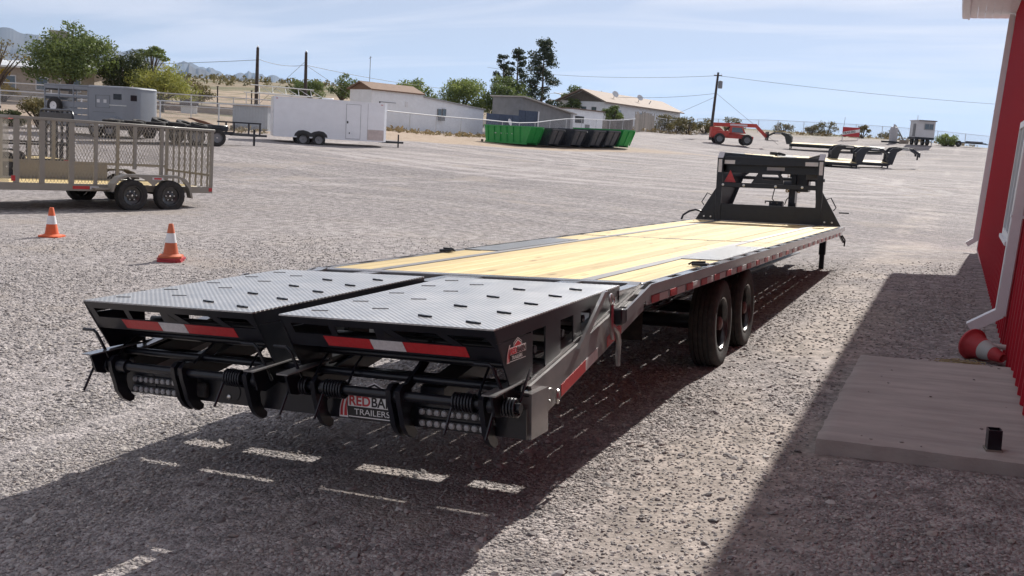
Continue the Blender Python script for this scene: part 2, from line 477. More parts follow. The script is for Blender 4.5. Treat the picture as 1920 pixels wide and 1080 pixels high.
# ------------------------------------------------------------------ shared materials
PAINT = M('black_gloss_paint', (.008, .0095, .015), .26, var=.3, vs=5, coat=.15, spec=.4, dirt=.03)
PAINT2 = M('dusty_sheen_black_paint', (.15, .15, .152), .22, var=.3, vs=3, coat=1.0, dirt=.45, dirtc=(.34, .31, .29))  # black paint: sky reflection put into the grey base, dust over it
RUBBER = M('tyre_rubber', (.022, .021, .021), .72, var=.3, vs=8, bump=.25, bs=90, dirt=.35, dirtc=(.16, .13, .11))
CHROME = M('zinc_hardware', (.55, .54, .52), .28, metal=1.0, var=.2, vs=20)
REDTAPE = M('red_reflective_tape', (.50, .018, .025), .32, var=.12, vs=30, coat=.3, dirt=.12)
WHTTAPE = M('white_reflective_tape', (.62, .61, .62), .32, var=.14, vs=60, coat=.3, dirt=.15)
STEELP = M('grey_steel_strip', (.21, .21, .215), .42, metal=.6, var=.2, vs=6, dirt=.3)
WHITE = M('white_lettering', (.80, .79, .78), .4, var=.04)
LOGORED = M('logo_red', (.52, .03, .04), .35, var=.06)
BLACKP = M('black_print', (.012, .012, .013), .4, var=.1)
LED = M('clear_lens', (.30, .30, .31), .10, var=.25, vs=80, coat=.6)

def wood_mat(name, lo, hi):
    m = bpy.data.materials.new(name); m.use_nodes = True
    n, l = m.node_tree.nodes, m.node_tree.links
    b = n['Principled BSDF']; b.inputs['Roughness'].default_value = .62; b.inputs['Specular IOR Level'].default_value = .3
    t = n.new('ShaderNodeTexCoord'); oi = n.new('ShaderNodeObjectInfo')
    off = n.new('ShaderNodeVectorMath'); off.operation = 'MULTIPLY_ADD'; off.inputs[1].default_value = (9, 31, 3)
    l.new(oi.outputs['Random'], off.inputs[0]); l.new(t.outputs['Object'], off.inputs[2])
    mp_ = n.new('ShaderNodeMapping'); mp_.inputs['Scale'].default_value = (26, 1.1, 8); l.new(off.outputs[0], mp_.inputs['Vector'])
    g = n.new('ShaderNodeTexNoise'); g.inputs['Scale'].default_value = 1.0; g.inputs['Detail'].default_value = 8; g.inputs['Distortion'].default_value = 1.2
    l.new(mp_.outputs[0], g.inputs['Vector'])
    rp = n.new('ShaderNodeValToRGB'); e = rp.color_ramp.elements
    e[0].position = .25; e[0].color = (*lo, 1); e[1].position = .68; e[1].color = (*hi, 1)
    l.new(g.outputs['Fac'], rp.inputs[0])
    mp2 = n.new('ShaderNodeMapping'); mp2.inputs['Scale'].default_value = (5, 1.6, 1); l.new(off.outputs[0], mp2.inputs['Vector'])
    v = n.new('ShaderNodeTexVoronoi'); v.inputs['Scale'].default_value = 1.0; l.new(mp2.outputs[0], v.inputs['Vector'])
    kr = n.new('ShaderNodeMapRange'); kr.inputs[1].default_value = .05; kr.inputs[2].default_value = .16; kr.inputs[3].default_value = .75; kr.inputs[4].default_value = 0
    l.new(v.outputs['Distance'], kr.inputs[0])
    k = n.new('ShaderNodeMixRGB'); k.inputs[2].default_value = (.20, .095, .035, 1); l.new(kr.outputs[0], k.inputs[0]); l.new(rp.outputs[0], k.inputs[1])
    hs = n.new('ShaderNodeHueSaturation')
    mr_ = n.new('ShaderNodeMapRange'); mr_.inputs[3].default_value = .74; mr_.inputs[4].default_value = 1.14; l.new(oi.outputs['Random'], mr_.inputs[0])
    l.new(mr_.outputs[0], hs.inputs['Value']); l.new(k.outputs[0], hs.inputs['Color']); l.new(hs.outputs[0], b.inputs['Base Color'])
    bp = n.new('ShaderNodeBump'); bp.inputs['Strength'].default_value = .25; bp.inputs['Distance'].default_value = .004
    l.new(g.outputs['Fac'], bp.inputs['Height']); l.new(bp.outputs[0], b.inputs['Normal'])
    return m
PINE = wood_mat('pine_plank', (.53, .385, .17), (.74, .585, .30))

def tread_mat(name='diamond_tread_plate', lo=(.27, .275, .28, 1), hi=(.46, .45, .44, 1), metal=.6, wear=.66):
    m = bpy.data.materials.new(name); m.use_nodes = True
    n, l = m.node_tree.nodes, m.node_tree.links
    b = n['Principled BSDF']; b.inputs['Metallic'].default_value = metal; b.inputs['Coat Weight'].default_value = .3; b.inputs['Coat Roughness'].default_value = .2
    t = n.new('ShaderNodeTexCoord'); s = n.new('ShaderNodeSeparateXYZ'); l.new(t.outputs['Object'], s.inputs[0])
    def ma(op, a, b_=None):
        o = n.new('ShaderNodeMath'); o.operation = op
        for i, q in enumerate((a, b_)):
            if q is None: continue
            if isinstance(q, (int, float)): o.inputs[i].default_value = q
            else: l.new(q, o.inputs[i])
        return o.outputs[0]
    A_ = ma('SINE', ma('MULTIPLY', ma('ADD', s.outputs[0], s.outputs[1]), 95.0))
    B_ = ma('SINE', ma('MULTIPLY', ma('SUBTRACT', s.outputs[0], s.outputs[1]), 95.0))
    h = ma('MAXIMUM', ma('SUBTRACT', ma('ABSOLUTE', ma('MULTIPLY', A_, B_)), .35), 0.0)
    bp = n.new('ShaderNodeBump'); bp.inputs['Strength'].default_value = .9; bp.inputs['Distance'].default_value = .005
    l.new(h, bp.inputs['Height']); l.new(bp.outputs[0], b.inputs['Normal'])
    nz_ = n.new('ShaderNodeTexNoise'); nz_.inputs['Scale'].default_value = 5; nz_.inputs['Detail'].default_value = 8; nz_.inputs['Roughness'].default_value = .7
    l.new(t.outputs['Object'], nz_.inputs['Vector'])
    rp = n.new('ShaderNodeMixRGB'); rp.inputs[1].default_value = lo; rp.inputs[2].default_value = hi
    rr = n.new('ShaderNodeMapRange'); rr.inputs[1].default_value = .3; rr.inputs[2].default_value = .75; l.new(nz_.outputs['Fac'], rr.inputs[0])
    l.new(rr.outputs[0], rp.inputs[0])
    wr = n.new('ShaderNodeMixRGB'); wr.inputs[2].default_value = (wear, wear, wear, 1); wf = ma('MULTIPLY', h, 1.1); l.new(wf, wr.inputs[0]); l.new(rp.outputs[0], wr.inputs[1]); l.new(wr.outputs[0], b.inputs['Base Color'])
    r2 = n.new('ShaderNodeMapRange'); r2.inputs[3].default_value = .27; r2.inputs[4].default_value = .5; l.new(nz_.outputs['Fac'], r2.inputs[0]); l.new(r2.outputs[0], b.inputs['Roughness'])
    return m
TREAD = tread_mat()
TREAD2 = tread_mat('dull_deck_plate', (.12, .12, .122, 1), (.2, .198, .195, 1), .25, .26)

# wheel maker shared by every trailer: part 'wheel' (rim) with its tyre and nuts below it
def make_tyre(ctr, ax, Rr, w, rim, n=56, grooves=4, lug=.006):
    mb = MB(); hw = w/2; prof = []
    prof += [(rim-.005, -hw*.80), (rim+.012, -hw*.92), (rim+(Rr-rim)*.45, -hw), (Rr-.045, -hw*.985), (Rr-.018, -hw*.93)]
    tw = hw*.86; step = 2*tw/(grooves+1)
    prof.append((Rr-.004, -tw))
    for g in range(grooves):
        yc = -tw+step*(g+1)
        prof += [(Rr, yc-.006), (Rr-.011, yc-.004), (Rr-.011, yc+.004), (Rr, yc+.006)]
    prof.append((Rr-.004, tw))
    prof += [(Rr-.018, hw*.93), (Rr-.045, hw*.985), (rim+(Rr-rim)*.45, hw), (rim+.012, hw*.92), (rim-.005, hw*.80)]
    d, s, u = frame(ax); ctr = Vector(ctr); o = 0
    for i, (r, h) in enumerate(prof):
        sh = 4 <= i <= 6 or len(prof)-7 <= i <= len(prof)-5
        for k in range(n):
            a = 2*math.pi*(k+(.18 if (i % 2 and lug) else 0))/n
            rr = r-(lug if sh and k % 2 else 0)
            mb.v.append(tuple(ctr+d*h+(s*math.cos(a)+u*math.sin(a))*rr))
    for i in range(len(prof)-1):
        for k in range(n):
            mb.f.append((i*n+k, i*n+(k+1) % n, (i+1)*n+(k+1) % n, (i+1)*n+k)); mb.m.append(0)
    return mb
def make_wheel(parent, ctr, side, Rr, w, rim, rim_mat, tyre_mat, dish=.10, hubmat=None, nuts=8, warp=None, simple=False, holes=True):
    ctr = Vector(ctr); ax = Vector((side, 0, 0))
    mb = MB()
    o = w/2*.80
    prof = [(rim-.004, o+.012), (rim-.018, o+.008), (rim-.03, o-.02), (rim-.035, o-dish*.8), (rim*.62, o-dish), (rim*.40, o-dish*.98), (rim*.36, o-dish*.6), (rim*.22, o-dish*.35), (.004, o-dish*.33)]
    mb.lathe(prof, ctr, ax, 28 if not simple else 18)
    mb.lathe([(rim-.006, -o), (rim-.03, -o+.02), (rim-.04, o-.03)], ctr, ax, 28 if not simple else 18)
    wh = mb.build('wheel', rim_mat, parent, warp)
    make_tyre(ctr, ax, Rr, w, rim, 60 if not simple else 30, 4 if not simple else 3).build('tyre', tyre_mat, wh, warp, ang=50)
    if nuts and not simple:
        nb = MB()
        for k in range(nuts):
            a = 2*math.pi*k/nuts
            c = ctr+Vector((side*(o-dish*.9), math.cos(a)*rim*.52, math.sin(a)*rim*.52))
            nb.lathe([(.012, 0), (.012, .022), (.006, .03), (.001, .03)], c, ax, 8)
        nb.build('lug_nuts', CHROME, wh, warp)
    if hubmat:
        hb = MB().lathe([(rim*.24, o-dish*.36), (rim*.25, o-dish*.05), (rim*.18, o+.005), (.003, o+.008)], ctr, ax, 18)
        hb.build('hub_cap', hubmat, wh, warp)
    return wh

# ------------------------------------------------------------------ the long flatbed trailer
def TW(x, y, z):
    p = max(y, 0.0); a = .0031*p
    return (x+a*(z-.9), y, z-a*x+.0018*p)
_ry = Matrix.Rotation(-math.atan(.0712), 3, 'Y'); _rx = Matrix.Rotation(-math.atan(.0231), 3, 'X')
T = empty('flatbed_trailer', label='long black gooseneck flatbed trailer with yellow pine deck and two tread-plate ramps', cat='trailer')
T.matrix_world = Matrix.Translation((.067, -.022, 0)) @ (_ry@_rx).to_4x4()
def part(mb, name, mat, parent=None, ang=38):
    return mb.build(name, mat, parent or T, TW, ang)
DZ = .962
DL = 11.20
# planks: two bays, eight between the steel strips and two outside each strip
xs = [(-.765+i*.1915, -.765+i*.1915+.1815) for i in range(8)]
xs += [(.872, 1.036), (1.046, 1.210)]
xs += [(-b_, -a_) for a_, b_ in xs[8:10]]
def plank(x0, x1, y0, y1):
    zt = DZ-.004+random.uniform(-.002, .002)
    mb = MB()
    nseg = max(2, int((y1-y0)/1.2))
    vs = []
    c = .004
    prof = [(x0, zt-.040), (x0, zt-c), (x0+c, zt), (x1-c, zt), (x1, zt-c), (x1, zt-.040)]
    for i in range(nseg+1):
        yy = y0+(y1-y0)*i/nseg
        vs += [(px, yy, pz) for px, pz in prof]
    fs = [tuple(range(6))[::-1], tuple(range(nseg*6, nseg*6+6))]
    for i in range(nseg):
        for k in range(6):
            a = i*6+k; b2 = i*6+(k+1) % 6
            fs.append((a, b2, b2+6, a+6))
    mb.add(vs, fs)
    return part(mb, 'deck_plank', PINE, ang=20)
for x0, x1 in xs:
    out = abs(x0+x1)/2 > .8
    for y0, y1 in ((.125, 5.37), (5.43, 11.10)):
        if out and y0 < 1:
            plank(x0, x1, .125, 2.30); plank(x0, x1, 4.42, 5.37)
        else:
            plank(x0, x1, y0, y1)
for s in (-1, 1):
    a, b_ = sorted((s*.772, s*.866))
    for y0, y1 in ((.12, 5.37), (5.43, 11.10)):
        mb = MB()
        for i in range(5):
            ya, yb = y0+(y1-y0)*i/5, y0+(y1-y0)*(i+1)/5
            mb.box(a, b_, ya, yb, DZ-.008, DZ-.001)
        part(mb, 'steel_strip', STEELP)
    a, b_ = sorted((s*.868, s*1.212))
    mb = MB()
    for i in range(3):
        mb.box(a, b_, 2.305+i*.703, 2.305+(i+1)*.703, DZ-.010, DZ+.004)
    part(mb, 'tread_plate', TREAD2)
part(MB().box(-1.215, 1.215, 5.375, 5.425, DZ-.03, DZ-.002), 'cross_strip', PAINT2)
part(MB().box(-1.225, 1.225, 0, .12, DZ-.13, DZ, .006), 'rear_beam', PAINT2)
part(MB().box(-1.225, 1.225, 11.10, 11.20, DZ-.16, DZ, .006), 'front_beam', PAINT2)
# side rails with rub rail and stake pockets
for s in (-1, 1):
    def sx(a, b_):
        return tuple(sorted((s*a, s*b_)))
    mb = MB()
    for i in range(8):
        ya, yb = 11.2*i/8, 11.2*(i+1)/8
        mb.box(*sx(1.205, 1.222), ya, yb, DZ-.135, DZ-.0015)
        mb.box(*sx(1.222, 1.262), ya, yb, DZ-.137, DZ-.128)
    part(mb, 'side_channel', PAINT2)
    mb = MB()
    for i in range(8):
        ya, yb = -.002+11.2*i/8, -.002+11.2*(i+1)/8
        mb.box(*sx(1.281, 1.2945), ya, yb, DZ-.067, DZ)
    part(mb, 'rub_rail', PAINT2)
    for i in range(18):
        y0 = .20+i*.612
        part(MB().box(*sx(1.2222, 1.2808), y0, y0+.37, DZ-.072, DZ-.003, .003), 'stake_pocket', PAINT2)
    # conspicuity tape on the channel, alternating
    y = .12
    i = 0
    while y < 10.9:
        ln = .17 if i % 2 == 0 else .20
        part(MB().box(*sx(1.2595, 1.2635), y, y+ln, DZ-.134, DZ-.086), 'reflective_tape', REDTAPE if i % 2 == 0 else WHTTAPE)
        y += ln+(.002 if i % 2 == 0 else .07); i += 1
    mb = MB()
    for i in range(8):
        mb.box(*sx(1.2545, 1.2592), 11.2*i/8, 11.2*(i+1)/8, DZ-.136, DZ-.07)
    part(mb, 'tape_backing', PAINT2)
# frame underneath: main beams, cross members, axles
for s in (-1, 1):
    mb = MB(); xc = s*.47
    mb.box(xc-.006, xc+.006, -.1, 11.6, .47, .80); mb.box(xc-.075, xc+.075, -.1, 11.6, .455, .47); mb.box(xc-.075, xc+.075, -.1, 11.6, .80, .815)
    part(mb, 'main_beam', PAINT)
for i in range(26):
    y = .30+i*.425
    part(MB().box(-1.204, 1.204, y, y+.05, DZ-.14, DZ-.046), 'cross_member', PAINT)
WZ = .418
RIM = M('black_rim', (.012, .012, .013), .22, var=.2, coat=.5, dirt=.2)
HUBRED = M('red_hub', (.07, .012, .012), .4, var=.2, dirt=.3)
for ay in (2.37, 3.41):
    for s in (-1, 1):
        make_wheel(T, (s*1.128, ay, WZ+.0231*(ay-2.37)), s, .376, .225, .232, RIM, RUBBER, dish=.15, hubmat=HUBRED, warp=TW)
    part(MB().tube([(-1.0, ay, WZ), (1.0, ay, WZ)], .062, 12), 'axle', PAINT)
    for s in (-1, 1):
        mb = MB()
        for k, L in enumerate((.46, .36, .24)):
            mb.prism([(ay-L, .50+.02*k-.03), (ay, .475-.012*k), (ay+L, .50+.02*k-.03), (ay+L, .512+.02*k-.03), (ay, .487-.012*k), (ay-L, .512+.02*k-.03)], 'x', s*.47-.035, s*.47+.035)
        part(mb, 'leaf_spring', PAINT)
for s in (-1, 1):
    part(MB().box(s*.58-.13, s*.58+.10, 1.84, 1.852, .30, .80), 'mud_flap', RUBBER)
# landing gear jacks, foot on the ground
for s in (-1, 1):
    j = MB().box(s*1.0-.052, s*1.0+.052, 10.82, 10.925, .50, .83, .006)
    jo = part(j, 'jack', PAINT)
    part(MB().box(s*1.0-.038, s*1.0+.038, 10.833, 10.912, .255, .51), 'inner_leg', PAINT, jo)
    part(MB().box(s*1.0-.115, s*1.0+.115, 10.77, 10.975, .235, .257, .006), 'foot', PAINT, jo)
part(MB().bar((1.20, 11.16, .86), (1.29, 11.20, .70), .09, .02), 'hook_hanger', PAINT)
part(MB().tube([(1.26, 11.17, .82), (1.31, 11.20, .74), (1.30, 11.22, .64)], .012, 6), 'hose', RUBBER)

# ---- dovetail
for s in (-1, 1):
    def sx(a, b_):
        return tuple(sorted((s*a, s*b_)))
    dv_ = part(MB().prism([(-1.72, .44), (-.001, .795), (-.001, .955), (-1.15, .745), (-1.78, .635)], 'x', *sx(1.226, 1.244)), 'dovetail_side', PAINT2)
    part(MB().prism([(-1.80, .632), (-1.12, .755), (-.002, .958), (-.002, .972), (-1.12, .769), (-1.80, .646)], 'x', *sx(1.150, 1.2255)), 'dovetail_flange', PAINT2)
    part(MB().prism([(-1.20, .725), (-.80, .985), (-.745, .985), (-1.13, .715)], 'x', *sx(1.2445, 1.262)), 'ramp_stop_bar', PAINT2)
    part(MB().prism([(-.003, DZ), (-.50, .858), (-.50, .786), (-.003, DZ-.067)], 'x', *sx(1.281, 1.2945)), 'rub_rail_end', PAINT2)
    for yy in (-.12, -.36):
        zz = DZ+yy*.208
        part(MB().prism([(yy-.05, zz-.085), (yy+.05, zz-.064), (yy+.05, zz-.004), (yy-.05, zz-.025)], 'x', *sx(1.2445, 1.2808)), 'stake_pocket', PAINT2)
    part(MB().box(*sx(1.17, 1.292), -.585, -.503, .772, .866, .008), 'marker_lamp_box', PAINT)
    part(MB().prism([(-1.40, .512), (-1.05, .584), (-1.05, .644), (-1.40, .572)], 'x', *sx(1.2442, 1.2462)), 'reflective_tape', REDTAPE)
    part(MB().prism([(-1.049, .5842), (-.86, .623), (-.86, .683), (-1.049, .6442)], 'x', *sx(1.2442, 1.2462)), 'reflective_tape', WHTTAPE)
    part(MB().prism([(-.70, .66), (-.45, .711), (-.45, .771), (-.70, .72)], 'x', *sx(1.2442, 1.2462)), 'reflective_tape', REDTAPE)
    # open box at the tail corner
    mb = MB()
    mb.box(*sx(1.268, 1.282), -1.86, -1.66, .40, .615); mb.box(*sx(1.19, 1.268), -1.86, -1.848, .40, .60)
    mb.box(*sx(1.19, 1.2675), -1.847, -1.66, .603, .615); mb.box(*sx(1.19, 1.2675), -1.69, -1.66, .41, .602)
    mb.lathe([(.02, 0), (.02, .05), (.012, .055)], (s*1.20, -1.76, .54), (s, 0, 0), 10)
    part(mb, 'corner_box', PAINT2)
    mb = MB(); mb.lathe([(.030+.009*math.cos(a), .009*math.sin(a)) for a in [k*math.pi/4 for k in range(8)]], (s*1.266, -1.50, .535), (s, .3, 0), 18, close=True)
    part(mb, 'tie_ring', CHROME)
    # over-centre latch with a lever hanging at the side
    la = part(MB().lathe([(.028+.008*math.cos(a), .008*math.sin(a)) for a in [k*math.pi/4 for k in range(8)]], (s*1.268, -.70, .935), (s, .0, .15), 16, close=True), 'latch_ring', CHROME)
    part(MB().tube([(s*1.27, -.70, .905), (s*1.275, -.72, .83), (s*1.275, -.71, .74), (s*1.275, -.70, .71)], .011, 8), 'latch_link', CHROME, la)
    part(MB().tube([(s*1.27, -.70, .79), (s*1.29, -.665, .75), (s*1.29, -.63, .69), (s*1.285, -.625, .60), (s*1.285, -.62, .545)], [.016, .02, .016, .014, .012], 8), 'latch_lever', CHROME, la)
for xc, w in ((-1.19, .07), (-.76, .13), (-.02, .27), (.76, .13), (1.19, .07)):
    part(MB().prism([(-1.86, .50), (-.001, .82), (-.001, .930), (-.44, .930), (-.44, .87), (-1.86, .60)], 'x', xc-w/2, xc+w/2), 'dovetail_beam', PAINT)
    part(MB().box(xc-w/2-.002, xc+w/2+.002, -.445, -.0015, .9305, .9585), 'beam_top_sheen', PAINT2)  # beam tops as separate strips, sky sheen put into their paler colour
for i in range(5):
    y = -.60-i*.29; z = .955+y*.195-.11
    part(MB().tube([(-1.22, y, z), (1.22, y, z)], .028, 8), 'dovetail_cross_tube', PAINT)
# slots behind the rear beam stay open; plate added below trims their sun stripes
part(MB().box(-1.149, 1.149, -.64, -.325, .785, .80), 'sun_slot_baffle', PAINT)

# tail plate with lamps, badge, claws and torsion springs
tp = part(MB().prism([(-1.15, .412), (1.275, .412), (1.275, .555), (-1.25, .555), (-1.25, .50)], 'y', -1.905, -1.893), 'bumper_plate', PAINT)
for s, x0 in ((1, .715), (-1, -1.11)):
    for zc in (.493, .438):
        lb = part(MB().box(x0, x0+.405, -1.918, -1.9055, zc-.021, zc+.021, .004), 'light_bar', PAINT)
        mb = MB()
        for k in range(10):
            mb.ball((x0+.022+k*.040, -1.919, zc), .0175, 8, (1, .6, 1))
        part(mb, 'led_lens', LED, lb)
for x, z in ((-.70, .455), (-.44, .45), (.13, .455), (.18, .51), (-.28, .50), (.62, .51)):
    part(MB().lathe([(.014, 0), (.014, .008), (.008, .012), (.001, .012)], (x, -1.9055, z), (0, -1, 0), 10), 'bolt', CHROME)
part(MB().box(-.65, -.57, -1.945, -1.9055, .435, .515, .01), 'plug_socket', RUBBER)
for xc in (-1.0, -.42, .10, .60):
    part(MB().lathe([(.055, 0), (.055, .004), (.001, .004)], (xc, -1.9055, .480), (0, -1, 0), 18), 'access_disc', PAINT)

def badge(x0, z0, w, parent, Mf, warp):
    """curved stripes, barn roof, two-colour name and strapline"""
    h = w*.40
    def P(u, v, t=0.0):
        return Mf @ Vector((u*w, v*w, t))
    def strip(name, mat, inner, outer, t, lo=0., hi=1.):
        mb = MB(); N = 10; A = []
        for i in range(N+1):
            k = lo+(hi-lo)*i/N
            A.append((inner(k), outer(k)))
        vs = []
        for (a, b2) in A:
            vs += [P(*a, t), P(*b2, t)]
        mb.add(vs, [(2*i, 2*i+1, 2*i+3, 2*i+2) for i in range(N)])
        return mb.build(name, mat, parent, warp, ang=0)
    def arc(dx, k):
        return (dx+.02+.14*k**1.9, .40*k**.8)
    strip('badge_stripe', WHITE, lambda k: arc(-.015, k), lambda k: (arc(.13-.10*k, k)), .0012)
    strip('badge_stripe', LOGORED, lambda k: arc(.0, k*.9+.03), lambda k: (arc(.045-.03*k, k*.9+.03)), .0024)
    strip('badge_stripe', LOGORED, lambda k: arc(.065-.01*k, k*.9+.03), lambda k: (arc(.115-.06*k, k*.9+.03)), .0024)
    def poly(name, mat, pts, t):
        return MB().add([P(*p, t) for p in pts], [tuple(range(len(pts)))]).build(name, mat, parent, warp, ang=0)
    poly('badge_roof', WHITE, [(.33, .33), (.36, .42), (.58, .52), (.80, .42), (.83, .33)], .0008)
    poly('badge_roof', BLACKP, [(.35, .33), (.375, .41), (.58, .50), (.785, .41), (.81, .33)], .0012)
    poly('badge_roof', WHITE, [(.375, .33), (.40, .39), (.58, .475), (.76, .39), (.785, .33)], .0016)
    poly('badge_roof', LOGORED, [(.40, .33), (.42, .375), (.58, .45), (.74, .375), (.76, .33)], .0022)
    poly('badge_field', WHITE, [(.15, .165), (1.02, .165), (1.02, .335), (.15, .335)], .0026)
    poly('badge_field', BLACKP, [(.16, .02), (1.02, .02), (1.02, .16), (.16, .16)], .0010)
    poly('badge_line', WHITE, [(.16, .015), (1.02, .015), (1.02, .028), (.16, .028)], .0020)
    def txt(s, u, v, size, mat, t, xs_=1.0, bold=0.0):
        M4 = Mf @ Matrix.Translation((u*w, v*w, t))
        text_mesh(s, size*w, 'badge_lettering', mat, parent, M4, .0004, warp, xs_, bold*w)
    txt('RED', .165, .183, .19, LOGORED, .0032, 1.0, .005)
    txt('BARN', .525, .183, .19, BLACKP, .0032, .96, .004)
    txt('TRAILERS', .25, .055, .115, WHITE, .0022, 1.2, .0)
# badge faces the rear: x to the right, z up, normal -y
badge(0, 0, .36, T, Matrix(((1, 0, 0, .255), (0, 0, -1, -1.9062), (0, 1, 0, .418), (0, 0, 0, 1))), TW)

HY, HZ = -2.0, .578
part(MB().tube([(-1.29, HY, HZ), (-.10, HY, HZ)], .024, 14), 'hinge_tube', PAINT)
part(MB().tube([(.08, HY, HZ), (1.29, HY, HZ)], .024, 14), 'hinge_tube', PAINT)
part(MB().tube([(-1.24, HY+.13, HZ+.06), (1.24, HY+.13, HZ+.06)], .020, 10), 'hinge_shaft', PAINT)
CLAW = [(-.048, .028), (-.02, .050), (.02, .050), (.048, .028), (.056, -.02), (.045, -.075), (.052, -.115), (.075, -.150), (.094, -.166), (.088, -.186), (.060, -.190), (.020, -.165), (-.008, -.125), (-.022, -.075), (-.040, -.02)]
for xc, dbl in ((-1.135, 0), (-.66, 1), (-.215, 0), (.20, 0), (.66, 1), (1.115, 0)):
    offs = (-.030, .022) if dbl else (0,)
    for o_ in offs:
        part(MB().prism([(HY+a*1.15, HZ+b2*1.13) for a, b2 in CLAW], 'x', xc+o_-.013, xc+o_+.013), 'ramp_foot_claw', PAINT)
    part(MB().lathe([(.036, -.03), (.036, .03), (.024, .031)], (xc+(.05 if not dbl else .0), HY, HZ), (1, 0, 0), 14), 'collar', PAINT)
def spring(xc):
    pts = []
    for i in range(7*12+1):
        a = 2*math.pi*i/12
        pts.append((xc-.055+.11*i/84, HY+.040*math.cos(a), HZ+.040*math.sin(a)))
    so = part(MB().tube(pts, .0068, 6), 'torsion_spring', PAINT)
    part(MB().tube([(xc-.05, HY-.035, HZ-.02), (xc-.055, HY-.085, HZ-.11), (xc-.056, HY-.10, HZ-.135)], .0068, 6), 'spring_leg', PAINT, so)
    part(MB().tube([(xc+.05, HY+.03, HZ+.02), (xc+.05, HY+.10, HZ+.10), (xc+.02, HY+.22, HZ+.14)], .0068, 6), 'spring_leg', PAINT, so)
for xc in (-1.225, -.315, .095, .30, 1.01, 1.22):
    spring(xc)

